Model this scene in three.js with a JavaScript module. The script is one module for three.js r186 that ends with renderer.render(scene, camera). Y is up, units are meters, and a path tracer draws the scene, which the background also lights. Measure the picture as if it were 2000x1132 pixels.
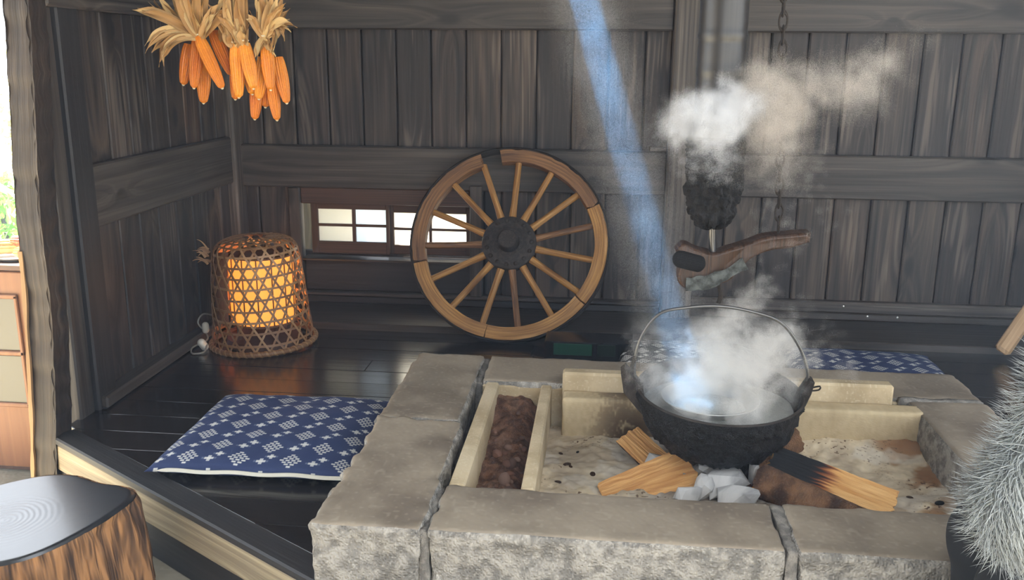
import * as THREE from 'three';
import { mergeGeometries } from 'three/addons/utils/BufferGeometryUtils.js';
import { ConvexGeometry } from 'three/addons/geometries/ConvexGeometry.js';
import { MarchingCubes } from 'three/addons/objects/MarchingCubes.js';

// ------------------------------------------------------------------ camera, sky, sun, exposure
const scene = new THREE.Scene();
const renderer = new THREE.WebGLRenderer({ antialias: true });
renderer.toneMapping = THREE.LinearToneMapping;
renderer.toneMappingExposure = 1.4;
renderer.shadowMap.enabled = true;
const camera = new THREE.PerspectiveCamera(2 * Math.atan(566 / 1766) * 180 / Math.PI, 2000 / 1132, 0.05, 200);
camera.position.set(0, 1.15, 0);
{
  const pitch = 14.3 * Math.PI / 180, yaw = 5.6 * Math.PI / 180;
  camera.lookAt(-Math.sin(yaw) * Math.cos(pitch), 1.15 - Math.sin(pitch), -Math.cos(yaw) * Math.cos(pitch));
  camera.rotateZ(0.5 * Math.PI / 180);
}
scene.background = new THREE.Color().setRGB(0.92, 0.96, 1.02);
scene.backgroundIntensity = 2.6;
const sunFrom = new THREE.Vector3(-0.332, 1.049, -0.45).normalize();      // high, behind the back wall and to the left
const sun = new THREE.DirectionalLight(new THREE.Color().setRGB(1.0, 0.95, 0.86), 90);
sun.name = 'sun';
sun.position.copy(sunFrom).multiplyScalar(12).add(new THREE.Vector3(0, 0, -2));
sun.target.position.set(0, 0, -2);
sun.castShadow = true;
sun.shadow.mapSize.set(4096, 4096);
Object.assign(sun.shadow.camera, { left: -8, right: 8, top: 8, bottom: -8, near: 1, far: 30 });
scene.add(sun, sun.target);
scene.fog = new THREE.FogExp2(new THREE.Color().setRGB(0.62, 0.78, 1.0), 0.011);

// ------------------------------------------------------------------ small helpers
const V = (x, y, z) => new THREE.Vector3(x, y, z);
const rnd = (seed) => () => { seed = (seed + 0x6d2b79f5) | 0; let t = Math.imul(seed ^ (seed >>> 15), 1 | seed); t = (t + Math.imul(t ^ (t >>> 7), 61 | t)) ^ t; return ((t ^ (t >>> 14)) >>> 0) / 4294967296; };
const clamp = (x, a = 0, b = 1) => Math.min(b, Math.max(a, x)), lerp = (a, b, t) => a + (b - a) * t;
const sstep = (a, b, x) => { const t = clamp((x - a) / (b - a)); return t * t * (3 - 2 * t); };
const h3 = (x, y, z) => { let n = Math.imul(x, 374761393) + Math.imul(y, 668265263) + Math.imul(z, 1274126177) | 0; n = Math.imul(n ^ (n >>> 13), 1274126177); return ((n ^ (n >>> 16)) >>> 0) / 4294967296; };
function noise(x, y, z = 0) {
  const xi = Math.floor(x), yi = Math.floor(y), zi = Math.floor(z); let fx = x - xi, fy = y - yi, fz = z - zi;
  fx = fx * fx * (3 - 2 * fx); fy = fy * fy * (3 - 2 * fy); fz = fz * fz * (3 - 2 * fz);
  const l = (a, b, t) => a + (b - a) * t;
  return l(l(l(h3(xi, yi, zi), h3(xi + 1, yi, zi), fx), l(h3(xi, yi + 1, zi), h3(xi + 1, yi + 1, zi), fx), fy),
    l(l(h3(xi, yi, zi + 1), h3(xi + 1, yi, zi + 1), fx), l(h3(xi, yi + 1, zi + 1), h3(xi + 1, yi + 1, zi + 1), fx), fy), fz);
}
const fbm = (x, y, z = 0, o = 4) => { let s = 0, a = 0.5, t = 0; for (let i = 0; i < o; i++) { s += a * noise(x, y, z + i * 7.3); t += a; a *= 0.5; x *= 2.03; y *= 2.03; z *= 2.03; } return s / t; };
function pn(x, y, px, py, s) {                                              // value noise that repeats after px, py cells
  const xi = Math.floor(x), yi = Math.floor(y); let fx = x - xi, fy = y - yi;
  fx = fx * fx * (3 - 2 * fx); fy = fy * fy * (3 - 2 * fy);
  const m = (a, n) => ((a % n) + n) % n, x0 = m(xi, px), x1 = m(xi + 1, px), y0 = m(yi, py), y1 = m(yi + 1, py);
  return lerp(lerp(h3(x0, y0, s), h3(x1, y0, s), fx), lerp(h3(x0, y1, s), h3(x1, y1, s), fx), fy);
}
const taken = {};
const numbered = (n) => { const k = taken[n] = (taken[n] ?? -1) + 1; return k ? n + '_' + String(k).padStart(3, '0') : n; };
function part(name, geo, mat, parent) { const m = new THREE.Mesh(geo, mat); m.name = name; parent.add(m); return m; }
function tag(o, label, category, group, kind) { o.userData = { ...o.userData, label, category }; if (group) o.userData.group = group; if (kind) o.userData.kind = kind; return o; }
function thing(name, label, category, [x, y, z] = [0, 0, 0], group) { const g = new THREE.Group(); g.name = numbered(name); g.position.set(x, y, z); scene.add(g); return tag(g, label, category, group); }
function single(name, geo, mat, label, category, [x, y, z] = [0, 0, 0], group, kind) { const m = new THREE.Mesh(geo, mat); m.name = numbered(name); m.position.set(x, y, z); scene.add(m); return tag(m, label, category, group, kind); }
function structure(name, label, category) { const g = new THREE.Group(); g.name = name; scene.add(g); return tag(g, label, category, null, 'structure'); }

// ------------------------------------------------------------------ textures
function tex(w, h, fn, srgb = true) {
  const d = new Uint8Array(w * h * 4);
  for (let y = 0, i = 0; y < h; y++) for (let x = 0; x < w; x++, i += 4) {
    const c = fn((x + 0.5) / w, (y + 0.5) / h);
    if (typeof c === 'number') d[i] = d[i + 1] = d[i + 2] = clamp(c) * 255; else { d[i] = clamp(c[0]) * 255; d[i + 1] = clamp(c[1]) * 255; d[i + 2] = clamp(c[2]) * 255; }
    d[i + 3] = 255;
  }
  const t = new THREE.DataTexture(d, w, h); t.magFilter = THREE.LinearFilter; t.minFilter = THREE.LinearMipmapLinearFilter; t.generateMipmaps = true;
  t.wrapS = t.wrapT = THREE.RepeatWrapping; if (srgb) t.colorSpace = THREE.SRGBColorSpace; t.needsUpdate = true; return t;
}
const rgb = (h) => [(h >> 16 & 255) / 255, (h >> 8 & 255) / 255, (h & 255) / 255];
const mixc = (a, b, t) => [lerp(a[0], b[0], t), lerp(a[1], b[1], t), lerp(a[2], b[2], t)];
// grain runs along v; one tile is su by sv metres
function woodMat({ seed, dark, light, su = 0.4, sv = 1.6, w = 256, h = 512, knots = 3, rough = 0.75, bump = 0.0012, contrast = 1, worn = 0, wornColor = 0x9a9184, fine = 1, spec = 1, coat = 0 }) {
  const R = rnd(seed * 977 + 5), D = rgb(dark), L = rgb(light), Wc = rgb(wornColor), K = [];
  for (let i = 0; i < knots; i++) K.push([R(), R(), 0.012 + R() * 0.03]);
  const f = new Float32Array(w * h), wn = new Float32Array(w * h);
  for (let y = 0, i = 0; y < h; y++) for (let x = 0; x < w; x++, i++) {
    const u = x / w, v = y / h;
    let wx = u + (pn(u * 3, v * 2, 3, 2, seed) - 0.5) * 0.06, kn = 0;
    for (const [ku, kv, kr] of K) {
      let dx = u - ku, dy = v - kv; dx -= Math.round(dx); dy -= Math.round(dy);
      const d = Math.hypot(dx * su, dy * sv * 0.45);
      wx += Math.exp(-(d * d) / (kr * kr * 6)) * 0.14 * (dx > 0 ? 1 : -1) * Math.exp(-Math.abs(dx) * 4);
      kn = Math.max(kn, sstep(kr, kr * 0.3, d));
    }
    const ring = 0.5 + 0.5 * Math.sin(6.2832 * (wx * 9 + pn(u * 2, v * 2, 2, 2, seed + 9) * 1.6));
    const a = pn(wx * 26, v * 5, 26, 5, seed + 1), b = pn(wx * 70, v * 9, 70, 9, seed + 2), c = pn(u * 128, v * 14, 128, 14, seed + 3);
    const big = pn(u * 4, v * 6, 4, 6, seed + 4);
    let g = 0.16 * ring + 0.34 * a + 0.26 * b * fine + 0.16 * c * fine + 0.24 * big - 0.08;
    g = 0.5 + (g - 0.5) * contrast; g = lerp(g, 0.02, kn * 0.9);
    f[i] = clamp(g); wn[i] = worn * sstep(0.58, 0.86, pn(u * 9, v * 5, 9, 5, seed + 6) * 0.55 + pn(wx * 60, v * 10, 60, 10, seed + 7) * 0.45);
  }
  const at = (u, v) => Math.min(h - 1, Math.floor(v * h)) * w + Math.min(w - 1, Math.floor(u * w));
  const map = tex(w, h, (u, v) => mixc(mixc(D, L, f[at(u, v)]), Wc, wn[at(u, v)]));
  map.repeat.set(1 / su, 1 / sv);
  let bm = null; if (bump) { bm = tex(w, h, (u, v) => f[at(u, v)], false); bm.repeat.set(1 / su, 1 / sv); }
  const m = new THREE.MeshPhysicalMaterial({ map, bumpMap: bm, bumpScale: bump, roughness: rough, specularIntensity: spec });
  if (coat) { m.clearcoat = coat; m.clearcoatRoughness = 0.18; }
  return m;
}
function stoneMat({ seed, a, b, c, speck = 0.2, size = 0.6, rough = 0.85, bump = 0.002, freq = 6, res = 512, spec = 0.6 }) {
  const A = rgb(a), B = rgb(b), C = rgb(c);
  const field = (u, v) => { let s = 0, am = 0.5, f = freq; for (let i = 0; i < 5; i++) { s += am * pn(u * f, v * f, f, f, seed + i); am *= 0.55; f *= 2; } return s; };
  const map = tex(res, res, (u, v) => { const g = field(u, v), p = pn(u * 90, v * 90, 90, 90, seed + 20), q = pn(u * 5, v * 5, 5, 5, seed + 30); return mixc(mixc(A, B, sstep(0.3, 0.8, g)), C, speck * sstep(0.68, 0.95, p) + 0.5 * sstep(0.62, 0.85, q) * speck); });
  const bm = tex(res, res, (u, v) => 0.6 * field(u, v) + 0.4 * pn(u * 110, v * 110, 110, 110, seed + 21), false);
  map.repeat.set(1 / size, 1 / size); bm.repeat.set(1 / size, 1 / size);
  return new THREE.MeshPhysicalMaterial({ map, bumpMap: bm, bumpScale: bump, roughness: rough, specularIntensity: spec });
}
const plain = (hex, roughness = 0.7, more = {}) => new THREE.MeshPhysicalMaterial({ color: hex, roughness, ...more });

const M = {};
M.board = [0x5b4d42, 0x4a4039, 0x67594c, 0x413934, 0x564941, 0x60493a].map((light, i) => woodMat({ seed: 11 + i, dark: 0x1f1c1b, light, knots: [3, 1, 4, 2, 5, 1][i], worn: 0.5, wornColor: 0x85796d, rough: 0.62, contrast: 1.25, bump: 0.0014 }));
M.beam = [0, 1].map((i) => woodMat({ seed: 31 + i, dark: 0x26221f, light: 0x574f48, knots: 5, su: 0.35, sv: 2.2, worn: 0.25, wornColor: 0x7b746c, rough: 0.6, contrast: 1.15 }));
M.black = woodMat({ seed: 41, dark: 0x161517, light: 0x34312f, knots: 1, rough: 0.62, contrast: 1.1 });
M.post = woodMat({ seed: 42, dark: 0x2c2724, light: 0x6f665d, knots: 2, su: 0.22, sv: 1.8, worn: 0.5, wornColor: 0x8f877d, rough: 0.58, contrast: 1.2 });
M.floor = [0, 1, 2].map((i) => woodMat({ seed: 51 + i, dark: 0x131110, light: 0x2e2926, knots: 1, su: 0.3, sv: 1.8, rough: [0.18, 0.15, 0.21][i], bump: 0.0003, contrast: 1.2 }));
M.floor.forEach((m) => { m.ior = 1.62; });
M.ledge = woodMat({ seed: 55, dark: 0x2a2522, light: 0x4e453d, knots: 2, su: 0.35, sv: 2.2, rough: 0.42, bump: 0.0008 });
M.hewn = woodMat({ seed: 56, dark: 0x1f1916, light: 0x443930, knots: 3, su: 0.25, sv: 1.2, rough: 0.6, bump: 0.002, worn: 0.35, wornColor: 0x85796c });
M.sap = woodMat({ bump: 0, seed: 57, dark: 0x7a5c3c, light: 0xa88860, knots: 0, rough: 0.7 });
M.fascia = woodMat({ seed: 58, dark: 0x6f6350, light: 0xb8a888, knots: 1, su: 0.2, sv: 1.4, rough: 0.7, contrast: 1.1 });
M.sashWood = woodMat({ bump: 0, seed: 59, dark: 0x2b1e17, light: 0x5b4030, knots: 0, su: 0.1, rough: 0.6 });
M.wheelWood = woodMat({ seed: 61, dark: 0x6f4a24, light: 0xc29250, knots: 1, su: 0.12, sv: 0.7, rough: 0.68, contrast: 1.2, bump: 0.0015, worn: 0.35, wornColor: 0xcaa06c });
M.wheelDark = woodMat({ seed: 62, dark: 0x4a3322, light: 0x946b44, knots: 1, su: 0.12, sv: 0.7, rough: 0.7, contrast: 1.3, bump: 0.002, worn: 0.5, wornColor: 0xb48a5c });
M.cabinet = woodMat({ seed: 63, dark: 0x6a4428, light: 0x96663e, knots: 0, su: 0.5, sv: 2, rough: 0.5, contrast: 0.8 });
M.jamb = woodMat({ bump: 0, seed: 64, dark: 0x4a3426, light: 0x6e5140, knots: 0, rough: 0.5 });
M.split = woodMat({ seed: 65, dark: 0xa8703a, light: 0xe9b878, knots: 0, su: 0.10, sv: 0.4, rough: 0.85, contrast: 1.3, bump: 0.003 });
M.bark = stoneMat({ seed: 66, a: 0x3d2b20, b: 0x7b5a40, c: 0xa08a72, size: 0.2, bump: 0.006, rough: 0.95 });
M.stickWood = woodMat({ bump: 0, seed: 67, dark: 0x9a7a56, light: 0xd2b088, knots: 1, su: 0.12, sv: 0.6, rough: 0.75 });
M.iron = stoneMat({ seed: 70, a: 0x26221f, b: 0x3f3934, c: 0x6a5038, size: 0.15, bump: 0.001, rough: 0.62, speck: 0.3 });
M.soot = stoneMat({ seed: 71, a: 0x060607, b: 0x111112, c: 0x3a3a3a, size: 0.16, bump: 0.006, rough: 0.55, speck: 0.35, freq: 14 });
M.steel = plain(0xc9c7c2, 0.28, { metalness: 1 });
M.wire = plain(0x6b6a68, 0.4, { metalness: 0.9 });
M.stoneTop = stoneMat({ seed: 80, a: 0x786c5d, b: 0x9a8d7a, c: 0xb0a490, size: 0.9, rough: 0.58, bump: 0.0012, freq: 5, speck: 0.35, spec: 0.9 });
M.stoneRough = stoneMat({ seed: 81, a: 0x77736c, b: 0xa8a297, c: 0xc2bcb0, size: 0.40, rough: 0.95, bump: 0.008, freq: 18, speck: 0.5 });
M.mortar = stoneMat({ seed: 82, a: 0x6e6a64, b: 0x938d83, c: 0xa9a296, size: 0.2, rough: 0.95, bump: 0.003, freq: 12 });
M.plaster = stoneMat({ seed: 83, a: 0xb09d7c, b: 0xcbb896, c: 0xdccfb2, size: 0.5, rough: 0.9, bump: 0.001, freq: 6, speck: 0.4 });
M.soil = stoneMat({ seed: 84, a: 0x4a3326, b: 0x775642, c: 0xa58a74, size: 0.25, rough: 0.95, bump: 0.004, freq: 12, speck: 0.4 });
M.pebble = [0x6b4b3c, 0x7d5a49, 0x5a443a, 0x83685a].map((c) => plain(c, 0.9));
M.ground = stoneMat({ seed: 90, a: 0x77705f, b: 0x918977, c: 0xa89f8d, size: 1.2, rough: 0.95, bump: 0.003, freq: 8 });
M.charWhite = stoneMat({ seed: 91, a: 0x8f8e8c, b: 0xb9b7b3, c: 0xd2d0cc, size: 0.3, bump: 0.001, rough: 0.95, res: 128 });
M.charBlack = stoneMat({ seed: 92, a: 0x0c0b0b, b: 0x1d1b1a, c: 0x393431, size: 0.1, bump: 0.004, rough: 0.8, res: 128 });

// ------------------------------------------------------------------ geometry helpers
// a box with chamfered edges; uv in metres, v along the grain axis
function cbox(w, h, d, c = 0.003, grain = 'y', seed = 1) {
  c = Math.min(c, w * 0.45, h * 0.45, d * 0.45);
  const H = [w / 2, h / 2, d / 2], P = [], N = [], U = [], R = rnd(seed * 131 + 7), ou = R() * 5, ov = R() * 5;
  const gi = 'xyz'.indexOf(grain), others = [0, 1, 2].filter((k) => k !== gi);
  const pt = (s, k) => { const p = [0, 1, 2].map((i) => s[i] * (H[i] - (i === k ? 0 : c))); return p; };
  const tri = (a, b, e) => {
    const ab = b.map((x, i) => x - a[i]), ae = e.map((x, i) => x - a[i]);
    let n = [ab[1] * ae[2] - ab[2] * ae[1], ab[2] * ae[0] - ab[0] * ae[2], ab[0] * ae[1] - ab[1] * ae[0]];
    const l = Math.hypot(...n) || 1; n = n.map((x) => x / l);
    if (n[0] * (a[0] + b[0] + e[0]) + n[1] * (a[1] + b[1] + e[1]) + n[2] * (a[2] + b[2] + e[2]) < 0) { [b, e] = [e, b]; n = n.map((x) => -x); }
    for (const p of [a, b, e]) { P.push(...p); N.push(...n); U.push(p[others[0]] + p[others[1]] + ou, p[gi] + ov); }
  };
  const quad = (a, b, e, f) => { tri(a, b, e); tri(a, e, f); };
  for (let k = 0; k < 3; k++) {
    const [i, j] = [0, 1, 2].filter((q) => q !== k);
    for (const s of [-1, 1]) { const q = (a, b) => { const v = [0, 0, 0]; v[k] = s; v[i] = a; v[j] = b; return pt(v, k); }; quad(q(-1, -1), q(1, -1), q(1, 1), q(-1, 1)); }
    for (const a of [-1, 1]) for (const b of [-1, 1]) { const q = (t, m) => { const v = [0, 0, 0]; v[k] = t; v[i] = a; v[j] = b; return pt(v, m); }; quad(q(-1, i), q(1, i), q(1, j), q(-1, j)); }
  }
  for (const x of [-1, 1]) for (const y of [-1, 1]) for (const z of [-1, 1]) tri(pt([x, y, z], 0), pt([x, y, z], 1), pt([x, y, z], 2));
  const g = new THREE.BufferGeometry();
  g.setAttribute('position', new THREE.Float32BufferAttribute(P, 3)); g.setAttribute('normal', new THREE.Float32BufferAttribute(N, 3)); g.setAttribute('uv', new THREE.Float32BufferAttribute(U, 2));
  return g;
}
// a chamfered box given by its limits, as a part
let boxSeed = 1;
function bpart(name, x0, x1, y0, y1, z0, z1, mat, parent, grain = 'y', c = 0.003) {
  const m = part(name, cbox(x1 - x0, y1 - y0, z1 - z0, c, grain, boxSeed++), mat, parent); m.position.set((x0 + x1) / 2, (y0 + y1) / 2, (z0 + z1) / 2); return m;
}
function weldNormals(g) {                                                   // smooth normals across seams
  g.computeVertexNormals(); const p = g.attributes.position, n = g.attributes.normal, m = new Map(), key = (i) => Math.round(p.getX(i) * 2e4) + ',' + Math.round(p.getY(i) * 2e4) + ',' + Math.round(p.getZ(i) * 2e4);
  for (let i = 0; i < p.count; i++) { const k = key(i), s = m.get(k) ?? [0, 0, 0]; s[0] += n.getX(i); s[1] += n.getY(i); s[2] += n.getZ(i); m.set(k, s); }
  for (let i = 0; i < p.count; i++) { const s = m.get(key(i)), l = Math.hypot(...s) || 1; n.setXYZ(i, s[0] / l, s[1] / l, s[2] / l); }
  return g;
}
// a hewn block: rounded, chipped edges, smooth top (material 0), rough sides (material 1)
function block(w, h, d, { cell = 0.02, round = 0.012, top = 0.0015, side = 0.008, seed = 1, chip = 0.01, freq = 22 } = {}) {
  const g = new THREE.BoxGeometry(w, h, d, Math.max(2, Math.round(w / cell)), Math.max(2, Math.round(h / cell)), Math.max(2, Math.round(d / cell)));
  const p = g.attributes.position, uv = g.attributes.uv, nn = g.attributes.normal, q = V(), c = V(), o = V();
  for (let i = 0; i < p.count; i++) {
    q.fromBufferAttribute(p, i);
    const ax = Math.abs(nn.getX(i)) > 0.5 ? 0 : Math.abs(nn.getY(i)) > 0.5 ? 1 : 2;
    uv.setXY(i, (ax === 0 ? q.z : q.x) + seed * 0.37, (ax === 1 ? q.z : q.y) + seed * 0.61);
    const e = [w / 2 - Math.abs(q.x), h / 2 - Math.abs(q.y), d / 2 - Math.abs(q.z)].sort((a, b) => a - b);
    const r = round + chip * sstep(0.5, 0.85, fbm(q.x * 14 + seed, q.y * 14, q.z * 14, 3));
    c.set(clamp(q.x, -w / 2 + r, w / 2 - r), clamp(q.y, -h / 2 + r, h / 2 - r), clamp(q.z, -d / 2 + r, d / 2 - r));
    o.subVectors(q, c); const l = o.length() || 1; o.divideScalar(l);
    q.copy(c).addScaledVector(o, Math.min(l, r));
    const up = sstep(0.5, 0.95, o.y), f1 = fbm(q.x * freq + seed * 3, q.y * freq, q.z * freq, 4) - 0.5, f2 = fbm(q.x * 5 + seed, q.y * 5, q.z * 5, 2) - 0.5;
    q.addScaledVector(o, lerp(side * (f1 * 2 + f2), top * (f1 + f2 * 1.5), up) + (e[1] < 0.03 ? chip * 0.6 * f1 : 0));
    p.setXYZ(i, q.x, q.y, q.z);
  }
  g.groups.forEach((gr, k) => { gr.materialIndex = k === 2 ? 0 : 1; });
  return weldNormals(g);
}
// a flat strap swept along points with surface normals
function strap(pts, nor, width, thick, taper) {
  const P = [], I = [], U = [], n = pts.length; let len = 0;
  const t = V(), s = V(), a = V();
  for (let i = 0; i < n; i++) {
    t.subVectors(pts[Math.min(n - 1, i + 1)], pts[Math.max(0, i - 1)]).normalize(); s.crossVectors(nor[i], t).normalize();
    if (i) len += pts[i].distanceTo(pts[i - 1]);
    const w = width * (taper ? taper(i / (n - 1)) : 1) / 2;
    for (const [x, y] of [[-1, -1], [1, -1], [1, 1], [-1, 1]]) { a.copy(pts[i]).addScaledVector(s, x * w).addScaledVector(nor[i], y * thick / 2); P.push(a.x, a.y, a.z); U.push(x * w + y * thick, len); }
    if (i < n - 1) for (let k = 0; k < 4; k++) { const b = i * 4 + k, c = i * 4 + (k + 1) % 4; I.push(b, c, c + 4, b, c + 4, b + 4); }
  }
  I.push(0, 2, 1, 0, 3, 2); const e = (n - 1) * 4; I.push(e, e + 1, e + 2, e, e + 2, e + 3);
  const g = new THREE.BufferGeometry(); g.setAttribute('position', new THREE.Float32BufferAttribute(P, 3)); g.setAttribute('uv', new THREE.Float32BufferAttribute(U, 2)); g.setIndex(I);
  const out = g.toNonIndexed(); out.computeVertexNormals(); return out;
}
const tube = (pts, r, seg = 32, rad = 8, closed = false) => new THREE.TubeGeometry(new THREE.CatmullRomCurve3(pts, closed), seg, r, rad, closed);
function displace(g, fn) { const p = g.attributes.position, n = g.attributes.normal, q = V(), m = V(); for (let i = 0; i < p.count; i++) { q.fromBufferAttribute(p, i); m.fromBufferAttribute(n, i); q.addScaledVector(m, fn(q, m)); p.setXYZ(i, q.x, q.y, q.z); } return weldNormals(g); }
function scaleUV(g, su, sv) { const u = g.attributes.uv; for (let i = 0; i < u.count; i++) u.setXY(i, u.getX(i) * su, u.getY(i) * sv); return g; }

// ================================================================== THE SETTING
// floor edge: from the left post diagonally to the hearth's front corner
const eA = [-1.68, -2.46], eB = [-0.63, -1.772], eL = Math.hypot(eB[0] - eA[0], eB[1] - eA[1]), eD = [(eB[0] - eA[0]) / eL, (eB[1] - eA[1]) / eL], eN = [-eD[1], eD[0]];
const HX0 = -0.618, HX1 = 1.187, HZ0 = -2.982, HZ1 = -1.765, HT = 0.15, GY = -0.22, YY = -0.38;
const floorG = structure('floor', 'dark polished plank floor around the stone hearth', 'floor');
{
  const side = (x, z) => (x - eA[0]) * eN[0] + (z - eA[1]) * eN[1];          // positive is outside the edge
  const clip = (poly, lim) => { const out = []; poly.forEach((a, i) => { const b = poly[(i + 1) % poly.length], da = side(...a) - lim, db = side(...b) - lim; if (da <= 0) out.push(a); if (da * db < 0) { const t = da / (da - db); out.push([lerp(a[0], b[0], t), lerp(a[1], b[1], t)]); } }); return out; };
  const R = rnd(5);
  const plank = (x0, x1, z0, z1, cut) => {
    let poly = [[x0, z0], [x1, z0], [x1, z1], [x0, z1]]; if (cut) poly = clip(poly, -0.078);
    if (poly.length < 3) return;
    const g = new THREE.ExtrudeGeometry(new THREE.Shape(poly.map(([x, z]) => new THREE.Vector2(x, -z))), { depth: 0.026, bevelEnabled: true, bevelThickness: 0.002, bevelSize: 0.002, bevelOffset: -0.0022, bevelSegments: 1 });
    const u = g.attributes.uv, p = g.attributes.position, o = R() * 9; for (let i = 0; i < u.count; i++) u.setXY(i, p.getY(i) + p.getZ(i) + o, p.getX(i) + o);
    g.rotateX(-Math.PI / 2); g.translate(0, -0.0285 - R() * 0.0012, 0);
    part('plank', g, M.floor[Math.floor(R() * 3)], floorG);
  };
  const lines = []; for (let z = -3.70; z < -1.6; z += 0.13) lines.push(z);
  lines.forEach((z, i) => {
    const z1 = z + 0.13;
    if (z1 <= HZ0 + 0.02) { const s = -0.9 + R() * 1.4; plank(-1.68, s, z, z1); plank(s, 2.3, z, z1); }
    else if (z < HZ1) { plank(-1.68, HX0 - 0.004, z, Math.min(z1, HZ1 + 0.02), true); plank(HX1 + 0.004, 2.3, z, Math.min(z1, -1.70)); if (z < HZ0) plank(HX0 - 0.004, HX1 + 0.004, z, HZ0 - 0.004); }
  });
  bpart('border_board', -1.68, 2.3, -0.03, 0.028, -4.05, -3.702, M.ledge, floorG, 'x', 0.004);
  const sub = (poly) => { const g = new THREE.ExtrudeGeometry(new THREE.Shape(poly.map(([x, z]) => new THREE.Vector2(x, -z))), { depth: 0.03, bevelEnabled: false }); g.rotateX(-Math.PI / 2); g.translate(0, -0.062, 0); return g; };
  part('subfloor', mergeGeometries([sub([[-1.68, -4.05], [2.3, -4.05], [2.3, HZ0 - 0.01], [-1.68, HZ0 - 0.01]]), sub(clip([[-1.68, HZ0 - 0.01], [HX0 - 0.02, HZ0 - 0.01], [HX0 - 0.02, HZ1], [-1.68, HZ1]], -0.05)), sub([[HX1 + 0.02, HZ0 - 0.01], [2.3, HZ0 - 0.01], [2.3, -1.70], [HX1 + 0.02, -1.70]])]), M.black, floorG);
}
{
  const t = structure('trim_1', 'dark edge sill over pale fascia boards at the floor step', 'floor edge'), len = eL + 0.03;
  t.position.set(eA[0], 0, eA[1]); t.rotation.y = -Math.atan2(eD[1], eD[0]);   // local x along the edge, +z outward
  bpart('sill_cap', 0, len, -0.022, 0.004, -0.078, 0, M.black, t, 'x', 0.005);
  bpart('fascia_board', 0, len, -0.112, -0.022, -0.05, -0.006, M.fascia, t, 'x', 0.004);
  bpart('lower_board', 0, len, GY, -0.114, -0.05, -0.014, M.black, t, 'x', 0.003);
}
{
  const slab = (name, x0, x1, y, label, mat) => { const g = new THREE.BoxGeometry(x1 - x0, 0.3, 26), u = g.attributes.uv; for (let i = 0; i < u.count; i++) u.setXY(i, u.getX(i) * (x1 - x0), u.getY(i) * 26); single(name, g, mat, label, 'ground', [(x0 + x1) / 2, y - 0.15, -2], null, 'structure'); };
  slab('ground', -1.80, 13, GY, 'grey-brown trodden earth ground below the floor step', M.ground);
  slab('yard_ground', -13, -1.80, YY, 'earth yard a step lower outside on the left', M.ground);
}
const ZB = -4.05;
const wallBack = structure('wall_back', 'dark smoked plank wall with rails behind the wheel', 'wall');
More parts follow.
